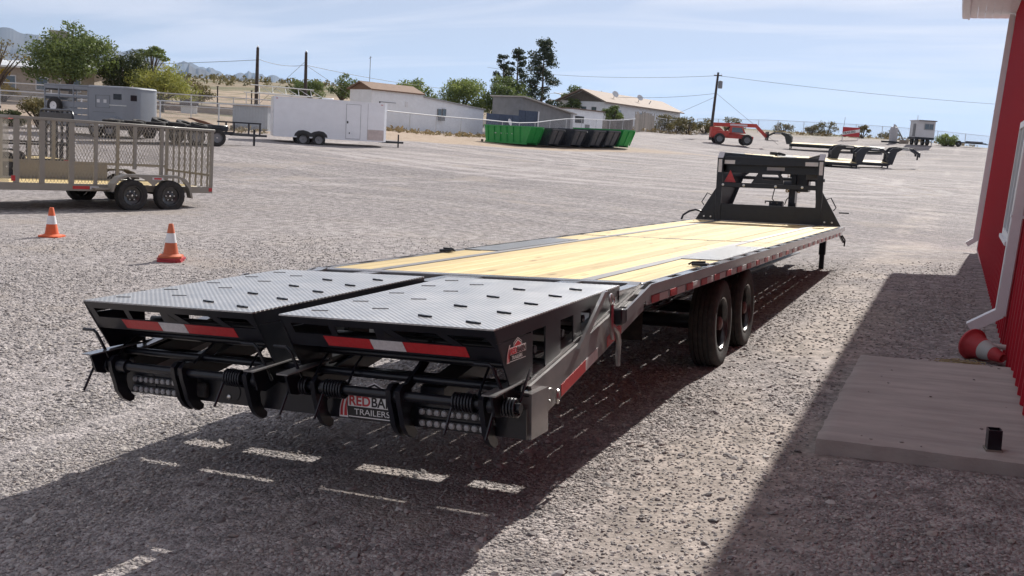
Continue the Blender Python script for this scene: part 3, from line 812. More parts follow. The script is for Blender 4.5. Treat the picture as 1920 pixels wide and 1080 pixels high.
# ---- two ramps with tread-plate tops lying level over the dovetail
def ramp(x0, x1, yf, tag_):
    zr, zf, yr = .948, .988, -2.14
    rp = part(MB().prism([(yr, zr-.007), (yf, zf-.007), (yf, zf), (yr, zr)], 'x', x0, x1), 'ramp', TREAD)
    W_ = x1-x0
    def zt(y): return zr+(zf-zr)*(y-yr)/(yf-yr)
    # raised traction cleats
    n_l = ((.10, (.10, .31, .52, .73, .90)), (.31, (.20, .42, .63, .82)))
    n_r = ((.60, (.12, .33, .55, .75)), (.86, (.07, .26, .45, .64, .82)))
    for cols, kind in ((n_l, 0), (n_r, 1)):
        for u, rows in cols:
            for r_ in rows:
                y = yr+(yf-yr)*r_; x = x0+W_*u
                if kind == 0:
                    mb = MB().bar((x-.040, y-.010, zt(y)+.001), (x+.040, y+.016, zt(y)+.001), .004, .006)
                else:
                    mb = MB().bar((x-.040, y+.010, zt(y)+.005), (x+.040, y-.010, zt(y)+.003), .010, .009)
                    mb.bar((x-.010, y+.002, zt(y)+.003), (x+.014, y-.005, zt(y)+.003), .018, .010)
                part(mb, 'traction_cleat', PAINT if kind else PAINT2, rp)
    # raking rear face with windows: F(u, v) u across, v up 0..1
    def F(u, v, t=0):
        yb, zb = -1.972, .672
        return Vector((x0+W_*u, yb+(yr-yb)*v-.0*t, zb+(zr-.008-zb)*v))+Vector((0, -.87, -.5))*t
    def slab(poly, name, mat, t0=0., t1=-.007):
        k = len(poly)
        mb = MB().add([F(*p, t0) for p in poly]+[F(*p, t1) for p in poly], [tuple(range(k)), tuple(range(k, 2*k))[::-1]]+[(i, (i+1) % k, k+(i+1) % k, k+i) for i in range(k)])
        return part(mb, name, mat, rp, ang=20)
    t_, b_ = .875, .685
    slab([(0, t_), (1, t_), (1, 1), (0, 1)], 'rear_face', PAINT)
    slab([(0, .44), (1, .44), (1, b_), (0, b_)], 'rear_face', PAINT)
    for ub, ut, w2b, w2t in ((0, 0, .05, .045), (.235, .235, .03, .03), (.455, .455, .155, .085), (.80, .74, .045, .045), (.985, .95, .015, .05)):
        slab([(ub, b_), (ub+w2b, b_), (ut+w2t, t_), (ut, t_)], 'rear_face_mullion', PAINT)
    slab([(.49, .71), (.50, .85), (.545, .71), (.525, .74)], 'cut_mark', BLACKP, .0012, .0002)
    slab([(.20, .485), (.42, .485), (.415, .67), (.19, .67)], 'reflective_tape', REDTAPE, .0025, .0005)
    slab([(.422, .485), (.575, .485), (.57, .67), (.417, .67)], 'reflective_tape', WHTTAPE, .0025, .0005)
    slab([(.577, .485), (.86, .485), (.855, .67), (.572, .67)], 'reflective_tape', REDTAPE, .0025, .0005)
    # side plates with openings, deep at the tail
    for xa in (x0, x1-.008):
        def sp_(poly):
            return part(MB().prism(poly, 'x', xa, xa+.008), 'side_plate', PAINT, rp)
        sp_([(yr+.035, zr-.07), (yr, zr-.008), (yf, zf-.008), (yf, zf-.07)])
        sp_([(-1.972, .672), (yr+.035, zr-.0705), (-1.735, .878), (-1.735, .672)])
        for ya, yb in ((-1.735, -1.715), (-1.556, -1.36), (-1.18, -1.07), (-.918, -.70)):
            zb_a, zb_b = .672+max(0, ya+1.5)*.22, .672+max(0, yb+1.5)*.22
            sp_([(ya, zb_a), (yb, zb_b), (yb, zt(yb)-.0695), (ya, zt(ya)-.0695)])
        sp_([(-1.735, .640), (-1.50, .640), (-.70, .80), (yf, .90), (yf, zf-.0702), (-.70, zt(-.70)-.0702), (-.70, .85), (-1.50, .68), (-1.735, .6715)])
    for yy, zz in ((-1.80, .73), (-1.66, .79), (-1.50, .70), (-1.30, .82), (-1.0, .86), (-.70, .89)):
        part(MB().tube([(x0+.01, yy, zz), (x1-.01, yy, zz)], .020, 10), 'ramp_cross_tube', PAINT, rp)
    # mid strap and hinge ears reaching back to the tube
    xm = (x0+x1)/2
    part(MB().prism([(-1.70, .80), (-1.80, .70), (-1.93, .63), (-1.985, .60), (-1.955, .575), (-1.86, .61), (-1.74, .68), (-1.60, .76)], 'x', xm+.00, xm+.02), 'hinge_strap', PAINT, rp)
    for xa, sgn in ((x0+.02, 1), (x1-.02, -1)):
        part(MB().prism([(-1.80, .665), (-2.13, .655), (-2.09, .55), (-2.03, .535), (-1.80, .60)], 'x', xa-.006, xa+.006), 'hinge_ear', PAINT, rp)
        part(MB().prism([(-2.15, .652), (-1.78, .668), (-1.78, .674), (-2.15, .659)], 'x', xa-.034, xa+.034), 'ear_cap', PAINT2, rp)
        hx = xa-.03
        part(MB().tube([(hx-.085, -2.06, .775), (hx-.01, -2.06, .775), (hx+.006, -2.055, .76), (hx+.03, -2.02, .66), (hx+.05, -2.0, .585)], .0085, 8), 'pin_handle', PAINT, rp)
    return rp
ramp(-1.215, -.085, -.45, 'l')
rr = ramp(.075, 1.222, -.42, 'r')
# small badge on the outer side plate of the right-hand ramp: faces +x, reads front to back along +y
badge(0, 0, .205, rr, Matrix(((0, 0, 1, 1.2225), (1, 0, 0, -2.01), (0, 1, 0, .775), (0, 0, 0, 1))), TW)

# ---- gooseneck
GY = 11.20
neck = part(MB().box(-.92, .92, GY+.01, GY+.05, DZ+.001, 1.255, .004), 'headboard', PAINT)
NECK = [(GY, DZ), (GY, 2.05), (GY+.10, 2.135), (13.35, 2.135), (13.45, 2.05), (13.45, 1.90), (12.55, 1.86), (12.20, 1.74), (11.62, DZ)]
for s in (-1, 1):
    a, b_ = sorted((s*.845, s*.865))
    mb = MB().prism(NECK, 'x', a, b_)
    for (p, q) in (((GY, DZ), (GY, 2.05)), ((GY, 2.05), (GY+.10, 2.135)), ((GY+.10, 2.135), (13.35, 2.135)), ((13.45, 1.90), (12.55, 1.86)), ((12.55, 1.86), (12.20, 1.74)), ((12.20, 1.74), (11.62, DZ))):
        d = Vector((0, q[0]-p[0], q[1]-p[1])).normalized(); nn_ = Vector((0, -d.z, d.y))
        mb.bar((s*.845, p[0], p[1]), (s*.845, q[0], q[1]), .10, .014, up=tuple(nn_))
    mb.v = [(x*(1-.62*max(0, (y-11.55))/1.9), y, z) for x, y, z in mb.v]
    g = part(mb, 'neck_upright', PAINT)
    a, b_ = sorted((s*.798, s*.893))
    part(MB().prism([(GY-.012, 2.046), (GY+.098, 2.142), (GY+.104, 2.154), (GY-.022, 2.046)], 'x', a, b_), 'reflective_cap', WHTTAPE, g)
    part(MB().box(*sorted((s*.815, s*.875)), GY-.0105, GY-.0085, 1.80, 2.02), 'reflective_patch', WHTTAPE, g)
    a, b_ = sorted((s*.896, s*1.225))
    gs = part(MB().prism([(s*.897, DZ+.001), (s*1.225, DZ+.001), (s*.897, 1.52)], 'y', GY-.008, GY+.006), 'side_gusset', PAINT)
    for u in (.96, 1.08):
        part(MB().lathe([(.015, 0), (.015, .006), (.001, .007)], (s*u, GY-.0085, DZ+.06), (0, -1, 0), 10), 'bolt', CHROME, gs)
    part(MB().tube([(s*.97, GY, 1.40), (s*1.04, GY-.01, 1.43), (s*1.13, GY-.01, 1.27), (s*1.09, GY, 1.22)], .010, 6), 'grab_handle', PAINT, gs)
part(MB().tube([(-1.12, GY, 1.10), (-1.22, GY-.05, 1.13), (-1.32, GY-.10, 1.10), (-1.42, GY-.12, 1.03), (-1.45, GY-.12, .95)], .018, 8), 'crank_handle', PAINT)
part(MB().tube([(1.18, GY, 1.19), (1.34, GY, 1.19)], .012, 6), 'crank_stub', PAINT)
part(MB().box(-.795, .795, GY+.03, GY+.14, 1.93, 2.07, .006), 'top_cross_beam', PAINT)
part(MB().box(-.795, .795, GY+.20, GY+.30, 1.80, 2.00), 'inner_cross_beam', PAINT)
part(MB().box(-.78, -.60, GY+.028, GY+.0295, 1.945, 2.01), 'reflective_patch', WHTTAPE)
part(MB().box(.58, .79, GY+.028, GY+.0295, 1.945, 2.01), 'reflective_patch', WHTTAPE)
part(MB().box(-.08, .22, GY+.198, GY+.1995, 1.855, 1.91), 'decal', WHTTAPE)
part(MB().box(.56, .78, GY+.35, GY+.36, 1.72, 1.96), 'document_box', M('grey_plastic', (.10, .10, .105), .5))
part(MB().box(-.843, .843, GY+.0, GY+.07, 1.545, 1.625, .006), 'mid_rail', PAINT)
mb = MB()
mb.prism([(-.30, 1.6255), (-.165, 1.84), (.15, 1.84), (.24, 1.72), (.24, 1.6255), (.18, 1.6255), (.18, 1.70), (.14, 1.78), (-.12, 1.78), (-.12, 1.69), (.18, 1.69), (.18, 1.6256)], 'y', GY+.02, GY+.04)
part(mb, 'step_plate', PAINT)
for x in (-.78, -.42, .12, .56):
    part(MB().lathe([(.022, 0), (.022, .006), (.012, .008), (.001, .008)], (x, GY-.0005, 1.585), (0, -1, 0), 12), 'bolt', CHROME)
part(MB().prism([(-.78, 1.63), (-.58, 1.63), (-.68, 1.84)], 'y', GY+.08, GY+.085), 'warning_triangle', REDTAPE)
cp = part(MB().box(.02, .16, 13.26, 13.42, 1.12, 2.0, .01), 'coupler_leg', PAINT)
part(MB().box(-.02, .20, 13.20, 13.46, 1.09, 1.17, .01), 'coupler_foot', PAINT, cp)
part(MB().box(-.36, .36, 13.27, 13.45, 1.90, 2.13), 'neck_nose', PAINT)
part(MB().box(.30, .52, 12.2, 12.5, 1.50, 1.86, .02), 'jack_gearbox', PAINT)
part(MB().tube([(-.78, 12.3, 1.72), (.78, 12.3, 1.72)], .03, 8), 'jack_drive_shaft', PAINT)
part(MB().box(.22, .30, 12.2, 12.32, 1.30, 1.95), 'jack_column', PAINT)
part(MB().lathe([(.07, -.12), (.07, .12), (.02, .13)], (.10, 12.9, 1.62), (1, 0, 0), 14), 'breakaway_battery', PAINT)
part(MB().box(-.22, .02, 12.6, 12.8, DZ+.02, DZ+.34, .01), 'tool_tray', PAINT)
for hx_ in (-.05, .05):
    part(MB().tube([(hx_, GY+.1, 1.30), (hx_, GY+.05, 1.33), (hx_+.2, GY+.05, 1.33), (hx_+.2, GY+.1, 1.30)], .012, 6), 'step_rung', PAINT)
GOLD = M('gold_zinc_chain', (.42, .30, .13), .35, metal=1.0, var=.3, vs=30)
for cx in (-.02, .19):
    mb = MB()
    for k in range(11):
        t = k/10; yy = 13.2; xx = cx+.035*math.sin(t*9); zz = 1.90-.50*t if k < 9 else 1.5
        mb.lathe([(.024+.007*math.cos(a), .007*math.sin(a)) for a in [q*math.pi/3 for q in range(6)]], (xx, yy, zz), (1, 0, 0) if k % 2 else (0, 1, 0), 10, close=True)
    part(mb, 'safety_chain', GOLD)
part(MB().tube([(-.10, 13.1, 1.85), (-.19, 13.0, 1.6), (-.20, 12.8, 1.35), (-.08, 12.7, 1.22)], .010, 6), 'brake_cable', RUBBER)
part(MB().tube([(.02, 12.9, 1.25), (.06, 12.8, 1.34), (.13, 12.8, 1.42)], .010, 6), 'brake_cable', RUBBER)
for s, yy in ((1, 1.55), (-1, 1.9)):
    wn_ = part(MB().box(*sorted((s*1.15, s*1.27)), yy, yy+.09, DZ+.003, DZ+.026, .006), 'ratchet_winch', PAINT)
    part(MB().tube([(s*1.12, yy+.03, DZ+.012), (s*1.15, yy+.04, DZ+.03), (s*1.25, yy+.05, DZ+.034)], .008, 6), 'winch_bar', PAINT, wn_)
part(MB().box(.93, 1.10, 10.0, 10.012, DZ-.003, DZ+.008), 'deck_slot', PAINT)
# ------------------------------------------------------------------ red steel shed on the right
REDW = M('red_ribbed_steel', (.39, .010, .024), .5, var=.14, vs=1.6, spec=.25, dirt=.05, dirtc=(.30, .10, .09), stretch=(1, 1, .25))
WTRIM = M('white_steel_trim', (.74, .735, .75), .42, var=.05, vs=3, dirt=.08)
CONC = M('grey_concrete', (.42, .385, .355), .9, var=.2, vs=2.5, bump=.35, bs=70, dirt=.45, dirtc=(.27, .24, .225), stretch=(.6, 2.6, 1))
GLASS = M('window_glass', (.10, .13, .15), .06, var=.2, coat=.8)
B = empty('metal_shed', (3.47, 16.3, .06), label='red ribbed metal shed with white corner trim, gutter and downspouts', cat='building', rot=(0, R_(1.6), .005))
# ribbed panels, one mesh shared
mb = MB()
pr = []
for k in range(3):
    o = k*.3048
    pr += [(o, 0), (o+.105, 0), (o+.113, .006), (o+.133, .006), (o+.141, 0), (o+.200, 0), (o+.218, .042), (o+.258, .042), (o+.276, 0)]
pr.append((.9144, 0))
vs = []
for u, d in pr:
    vs += [(-d, -u, .16), (-d, -u, 4.86)]
mb.add(vs, [(2*i, 2*i+1, 2*i+3, 2*i+2) for i in range(len(pr)-1)])
p0 = mb.build('wall_panel', REDW, B, ang=25)
for k in range(1, 26):
    p = p0.copy(); col.objects.link(p); p.parent = B; p.location = (0, -.9144*k, 0)
MB().box(.05, 9.9, -23.9, -.02, .0, 4.84).build('inner_wall', M('shed_lining', (.3, .3, .3), .8), B)
MB().box(-.012, .09, -23.8, .0, -.55, .155).build('foundation', CONC, B)
MB().box(-.050, .02, -23.8, .06, .135, .168).build('base_trim', M('red_bounce_base_trim', (.62, .42, .42), .5, var=.1, dirt=.3), B)  # white trim with the red bounce off the wall put into its colour
MB().box(-.052, .02, -.20, .052, .169, 4.80, .006).build('corner_trim', WTRIM, B)
MB().box(.0201, 9.9, .0, .045, .169, 4.83).build('gable_wall', REDW, B)
def downspout(y, z0, ztop, out):
    d = MB().box(-.15, -.054, y-.065, y+.065, z0, ztop, .008).build('downspout', WTRIM, B)
    e = MB()
    a = Vector((-.102, y, z0+.03)); b2 = Vector((-.102-out, y, z0-out*.62))
    e.bar(a, b2, .128, .094, up=(0, 0, 1))
    e.build('downspout_elbow', WTRIM, d)
    for zz in (z0+.9, z0+2.6):
        MB().box(-.154, -.04, y-.068, y+.068, zz, zz+.03).build('strap', WTRIM, d)
downspout(-.12, .33, 4.82, .15)
downspout(-12.25, .50, 4.82, .24)
# eave: soffit boards, fascia, gutter, roof
for k in range(6):
    MB().box(-.86+k*.138, -.86+k*.138+.135, -23.8, .70, 4.83+k*.004, 4.85+k*.004).build('soffit_board', WTRIM, B)
MB().box(-.895, -.862, -23.8, .74, 4.80, 4.985).build('fascia', WTRIM, B)
MB().prism([(-1.02, 4.87), (-1.0, 4.82), (-.897, 4.82), (-.897, 4.99), (-1.022, 4.99)], 'y', -23.8, .76).build('gutter', WTRIM, B)
MB().prism([(-1.04, 4.995), (5.0, 6.35), (10.8, 4.995), (10.8, 5.04), (5.0, 6.40), (-1.04, 5.04)], 'y', -23.8, .745).build('roof', WTRIM, B)
MB().prism([(-.70, 4.86), (5.0, 6.30), (10.7, 4.86)], 'y', -.001, .044).build('gable_wall', REDW, B)
# window
w = MB()
y0, y1, z0, z1 = -11.1, -9.72, 1.10, 2.35
for a in ((y0, y0+.07, z0, z1), (y1-.07, y1, z0, z1), (y0+.07, y1-.07, z0, z0+.07), (y0+.07, y1-.07, z1-.07, z1), ((y0+y1)/2-.025, (y0+y1)/2+.025, z0+.07, z1-.07)):
    w.box(-.085, .02, *a)
wo = w.build('window', WTRIM, B)
MB().box(-.06, -.03, y0+.07, y1-.07, z0+.07, z1-.07).build('pane', GLASS, wo)
MB().box(-.11, .0, y0-.03, y1+.03, z0-.04, z0-.001).build('sill', WTRIM, wo)
MB().tube([(.02, -12.6, .27), (-.24, -12.61, .265)], .024, 10).build('drain_pipe', M('white_pvc', (.6, .55, .53), .5, dirt=.3), B)

# ------------------------------------------------------------------ concrete pad and what lies round it
sl = bpy.data.meshes.new('t')
bm = bmesh.new()
bmesh.ops.create_grid(bm, x_segments=26, y_segments=44, size=1)
for v in bm.verts:
    fx, fy = (v.co.x+1)/2, (v.co.y+1)/2
    x = 2.37+(3.545-2.37)*fx; y = -.03+(2.79+.03)*fy
    z = .270+.055*(x-2.37)+.0022*math.sin(y*17+.6*math.sin(x*3))+random.uniform(-.0012, .0012)
    e = min(fx, 1-fx)*1.18; e2 = min(fy, 1-fy)*2.8
    k = min(e, e2)
    if k < .006: z -= .012; 
    v.co = (x+(random.uniform(-.006, .006) if k < .01 else 0), y+(random.uniform(-.006, .006) if k < .01 else 0), z)
r = bmesh.ops.extrude_face_region(bm, geom=bm.faces[:])
for v in [g for g in r['geom'] if isinstance(g, bmesh.types.BMVert)]:
    v.co.z = .05
bmesh.ops.recalc_face_normals(bm, faces=bm.faces[:])
me = bpy.data.meshes.new('concrete_pad'); bm.to_mesh(me); bm.free(); me.materials.append(CONC)
me.polygons.foreach_set('use_smooth', [True]*len(me.polygons)); me.set_sharp_from_angle(angle=R_(40))
pad = bpy.data.objects.new('concrete_pad', me); col.objects.link(pad)
tag(pad, 'brushed grey concrete pad on the gravel against the red shed wall', 'concrete pad')

st = empty('steel_post_stub', (3.315, .13, .322), .12, 'short black square steel tube stub standing on the concrete pad', 'post stub')
st.rotation_euler = (.02, -.05, .16)
s_ = MB(); a = .036; t = .006
for (x0, x1, y0, y1) in ((-a, a, -a, -a+t), (-a, a, a-t, a), (-a, -a+t, -a+t, a-t), (a-t, a, -a+t, a-t)):
    s_.box(x0, x1, y0, y1, -.01, .125)
s_.build('tube_wall', PAINT, st)
MB().box(-.045, .045, -.045, .045, -.012, .012).build('weld_base', M('rusty_scuff', (.22, .19, .16), .8), st)

ORANGE = M('orange_cone_plastic', (.70, .12, .035), .55, var=.14, vs=6, dirt=.38, dirtc=(.30, .15, .10))
ORANGE2 = M('faded_orange_plastic', (.55, .13, .055), .55, var=.14, vs=6, dirt=.3, dirtc=(.28, .15, .10))
REDC = M('red_cone_plastic', (.42, .03, .04), .5, var=.15, vs=6, dirt=.2, dirtc=(.4, .16, .14))
BAND = M('white_cone_band', (.74, .74, .75), .4, var=.06, vs=12, dirt=.15)
def cone_parts(parent, mat, z=0.0, H=.48, r0=.108, r1=.032, base=.168, body=True):
    c = base*.28
    mb = MB()
    mb.prism([(-base+c, -base), (base-c, -base), (base, -base+c), (base, base-c), (base-c, base), (-base+c, base), (-base, base-c), (-base, -base+c)], 'z', z, z+.026)
    mb.lathe([(base*.93, .026), (r0+.02, .040), (r0+.004, .05)], (0, 0, z), n=20)
    mb.build('cone_base', mat, parent)
    if not body:
        return
    def rr_(h): return r0+(r1-r0)*(h-.04)/(H-.04)
    MB().lathe([(rr_(.04), .04), (rr_(.21), .21)], (0, 0, z), n=20).build('lower_body', mat, parent)
    MB().lathe([(rr_(.21), .21), (rr_(.21)+.0025, .211), (rr_(.345)+.0025, .345), (rr_(.345), .346)], (0, 0, z), n=20).build('white_band', BAND, parent)
    MB().lathe([(rr_(.345), .346), (rr_(H-.01), H-.01), (r1-.006, H), (r1-.012, H-.004), (r1-.016, H-.03)], (0, 0, z), n=20).build('tip', mat, parent)
c1 = empty('traffic_cone', (-10.41, 5.51, tz(-10.41, 5.51)), .35, 'bright orange traffic cone with white band standing alone on the gravel', 'traffic cone')
cone_parts(c1, ORANGE)
def cone_at(x, y, z, rz, label):
    return empty('traffic_cone', (x, y, z), rz, label, 'traffic cone', 'cones nested in one stack')
c2z = tz(-7.18, 4.78)
cs = cone_at(-7.18, 4.78, c2z, .55, 'lowest red-brown cone base under the stacked cones'); cone_parts(cs, REDC, body=False)
cs = cone_at(-7.175, 4.785, c2z+.030, .42, 'middle red-brown cone base inside the stacked cones'); cone_parts(cs, REDC, body=False)
cs = cone_at(-7.18, 4.78, c2z+.060, .62, 'faded orange traffic cone with white band on top of the stack'); cone_parts(cs, ORANGE2, base=.16)
c3 = empty('traffic_cone', (3.225, 3.50, tz(3.225, 3.50)+.135), label='red traffic cone with grey band lying on its side by the shed wall', cat='traffic cone')
dirv = Vector((.52, -.60, -.10)).normalized()
c3.rotation_euler = dirv.to_track_quat('Z', 'Y').to_euler()
c3.scale = (.88, .88, .92)
GREYB = M('grey_cone_band', (.42, .44, .43), .5, var=.1, dirt=.2)
mb = MB().lathe([(.158, .0), (.160, .02), (.135, .035), (.122, .05), (.098, .17)], (0, 0, 0), n=24); mb.build('lower_body', REDC, c3)
MB().lathe([(.098, .17), (.101, .171), (.073, .285), (.070, .286)], (0, 0, 0), n=24).build('grey_band', GREYB, c3)
MB().lathe([(.070, .286), (.047, .40), (.038, .408), (.034, .40), (.030, .37), (.001, .37)], (0, 0, 0), n=24).build('tip', REDC, c3)
# tangle of straw-coloured twine
STRAW = M('straw_twine', (.40, .33, .17), .8, var=.3, vs=40)
rng = random.Random(3)
def twine(name, label, cx, cy, lx, ly, turns, seed):
    rg = random.Random(seed); mb = MB()
    for t in range(turns):
        ox, oy = rg.uniform(-.3, .3)*lx, rg.uniform(-.3, .3)*ly
        ax, ay = lx*rg.uniform(.4, 1), ly*rg.uniform(.35, 1)
        a0 = rg.uniform(0, 6); ln = rg.uniform(3.5, 6.5); pts = []
        for i in range(26):
            a = a0+ln*i/25
            x = cx+ox+ax*math.cos(a)*(1+.12*math.sin(3*a)); y = cy+oy+ay*math.sin(a)*(1+.1*math.cos(2*a))
            pts.append((x, y, tz(x, y)+.022+.012*math.sin(a*2.3+t)+.003*t))
        mb.tube(pts, .0032, 5)
    return tag(mb.build(name, STRAW), label, 'twine')
twine('twine_tangle', 'loose tangle of straw-coloured twine beside the fallen red cone', 3.16, 3.02, .20, .10, 12, 5)
twine('twine_strand', 'straw-coloured twine strands along the edge of the concrete pad', 2.86, 2.90, .22, .055, 7, 9)
# ------------------------------------------------------------------ parked trailers on the left
TAN = M('tan_powder_coat', (.275, .25, .213), .42, var=.08, vs=3, coat=.1, dirt=.15)
def at_ground(name, x, y, rz, label, cat, group=None, dz=0.0):
    return empty(name, (x, y, tz(x, y)+dz), rz, label, cat, group)
def mesh_rect(mb, P, w, h, pitch, slope, t=.007):
    """expanded-metal bars in a w x h rectangle; P(u, v) gives the 3-D point"""
    run = h/slope
    k = -run
    while k < w:
        for sg in (1, -1):
            u0, v0, u1, v1 = (k, 0, k+run, h) if sg == 1 else (k+run, 0, k, h)
            lo, hi = 0.0, 1.0
            du = u1-u0
            for bound, s in ((0.0, 1), (w, -1)):
                a = (bound-u0)/du
                if (du > 0) == (s == 1): lo = max(lo, a)
                else: hi = min(hi, a)
            if hi-lo > .02:
                p, q = P(u0+du*lo, h*lo), P(u0+du*hi, h*hi)
                mb.bar(p, q, t, t*.6)
        k += pitch
def tan_trailer():
    X0, X1, WD = -2.28, 2.28, 2.0
    T2 = at_ground('utility_trailer', -13.64, 10.0, R_(73.3), 'tan utility trailer with expanded-metal mesh sides and black tandem wheels', 'trailer')
    T2.rotation_euler = (0, .018, R_(73.3)); T2.location.z -= .02
    zb, zt = .43, 1.89
    def b(name, *a, mat=TAN, **k):
        return MB().box(*a, **k).build(name, mat, T2)
    for yy in (0, WD):
        b('bottom_rail', X0-.6, X1, yy-.03, yy+.05, zb-.02, zb+.13, c=.006)
        b('top_rail', X0-.03, X1+.03, yy-.03, yy+.03, zt-.06, zt, c=.008)
    for xx in (X0, X1-.06):
        b('end_rail', xx, xx+.06, .05, WD-.03, zb, zb+.10)
    b('top_end_rail', X1-.03, X1+.03, .031, WD-.031, zt-.06, zt)
    b('top_end_rail', X0-.03, X0+.03, .031, WD-.031, zt-.06, zt)
    for t in (.0177, .128, .261, .378, .709, 1.0):
        x = X0+t*4.55
        w = .10 if t < .3 else .07
        b('post', min(x, X1-.07), min(x, X1-.07)+w, -.032, .022, zb+.13, zt-.06)
        b('post', min(x, X1-.07), min(x, X1-.07)+.07, WD-.025, WD+.03, zb+.13, zt-.06)
    b('post', X0+.57*4.55, X0+.57*4.55+.07, -.032, .022, .90, zt-.06)
    b('side_rail', X0+.10, X1, WD-.02, WD+.02, .88, .94)
    b('inner_panel', X0+.9, X0+3.0, WD-.035, WD-.0205, zb+.13, .88)
    for k in range(7):
        yy = .18+k*.255
        b('gate_bar', X1-.012, X1+.012, yy, yy+.05, zb+.10, zt-.06)
    b('gate_rail', X1-.015, X1+.015, .05, WD-.03, .80, .85)
    mb = MB(); mesh_rect(mb, lambda u, v: (X0+.05+u, -.006, zb+.13+v), 2.35, zt-.06-zb-.13, .072, 2.0); mb.build('mesh_panel', TAN, T2, ang=0)
    mb = MB(); mesh_rect(mb, lambda u, v: (X0+2.40+u, -.006, .95+v), 2.08, zt-.06-.95, .072, 2.0); mb.build('mesh_panel', TAN, T2, ang=0)
    mb = MB(); mesh_rect(mb, lambda u, v: (X0+.05+u, WD+.004, .94+v), 4.4, zt-1.0, .072, 2.0); mb.build('mesh_panel', TAN, T2, ang=0)
    mb = MB(); mesh_rect(mb, lambda u, v: (X0+.005, .05+u, zb+.10+v), WD-.08, zt-.16-zb, .085, .42); mb.build('mesh_panel', TAN, T2, ang=0)
    mb = MB(); mesh_rect(mb, lambda u, v: (X1-.02, .05+u, zb+.10+v), WD-.08, zt-.16-zb, .085, 2.0, .005); mb.build('mesh_panel', TAN, T2, ang=0)
    for k in range(10):
        MB().box(X0-.58, X1-.07, .06+k*.187, .06+k*.187+.181, zb+.06, zb+.10).build('deck_plank', PINE, T2)
    for s, yy in ((-1, -.16), (1, WD+.16)):
        for wx in (.20, 1.10):
            c = Vector((wx, yy, .345))
            mb = MB(); mb.lathe([(.215, .095), (.20, .09), (.19, .04), (.12, .02), (.07, .05), (.02, .05)], c, (0, s, 0), 22)
            wh = mb.build('wheel', RIM, T2)
            make_tyre(c, (0, s, 0), .348, .20, .215, 40, 3).build('tyre', RUBBER, wh, ang=50)
            mb = MB()
            for k in range(6):
                a = k*math.pi/3
                mb.lathe([(.016, .0), (.016, .03), (.001, .035)], c+Vector((math.cos(a)*.10, s*.02, math.sin(a)*.10)), (0, s, 0), 8)
            mb.build('lug_nuts', CHROME, wh)
        outer = [(-.30, .42), (-.26, .58), (-.14, .72), (.06, .79), (1.24, .79), (1.44, .72), (1.56, .58), (1.62, .30)]
        inner = [(1.58, .30), (1.52, .52), (1.40, .66), (1.26, .745), (.95, .74), (.78, .66), (.65, .56), (.52, .66), (.36, .74), (.06, .745), (-.11, .69), (-.22, .56), (-.26, .42)]
        ya, yb = sorted((yy+s*.13, yy+s*.118))
        MB().prism(outer+inner, 'y', ya, yb).build('fender', TAN, T2, ang=30)
        mb = MB()
        for i in range(len(outer)-1):
            (xa, za), (xb, zb2) = outer[i], outer[i+1]
            y2, y3 = sorted((yy+s*.13, yy-s*.125))
            mb.hull8([(xa, y2, za), (xb, y2, zb2), (xb, y3, zb2), (xa, y3, za), (xa, y2, za+.012), (xb, y2, zb2+.012), (xb, y3, zb2+.012), (xa, y3, za+.012)])
        mb.build('fender_top', TAN, T2, ang=30)
    MB().box(-.62, -.27, -.20, -.03, .46, .49).build('step_bracket', TAN, T2)
    MB().box(.62, .88, -.2925, -.2905, .70, .755).build('name_sticker', WHTTAPE, T2)
    MB().box(.66, .84, -.2945, -.293, .71, .745).build('name_sticker', LOGORED, T2)
    MB().box(-1.02, -.66, -.034, -.0305, zb+.02, zb+.085).build('reflective_tape', REDTAPE, T2)
    MB().box(-.65, -.46, -.034, -.0305, zb+.02, zb+.085).build('reflective_tape', WHTTAPE, T2)
    MB().box(X0+.02, X0+.10, -.036, -.0325, zb+.16, zb+.27).build('reflector', REDTAPE, T2)
    MB().box(X1-.10, X1-.02, -.036, -.0325, zb+.02, zb+.10).build('reflector', REDTAPE, T2)
    MB().box(-3.3, X0-.6, .3, .42, zb-.08, zb+.03).build('tongue', TAN, T2)
    for yy in (.0,):
        MB().tube([(.20, .0, .36), (.20, WD, .36)], .04, 8).build('axle', PAINT, T2); MB().tube([(1.10, .0, .36), (1.10, WD, .36)], .04, 8).build('axle', PAINT, T2)
tan_trailer()

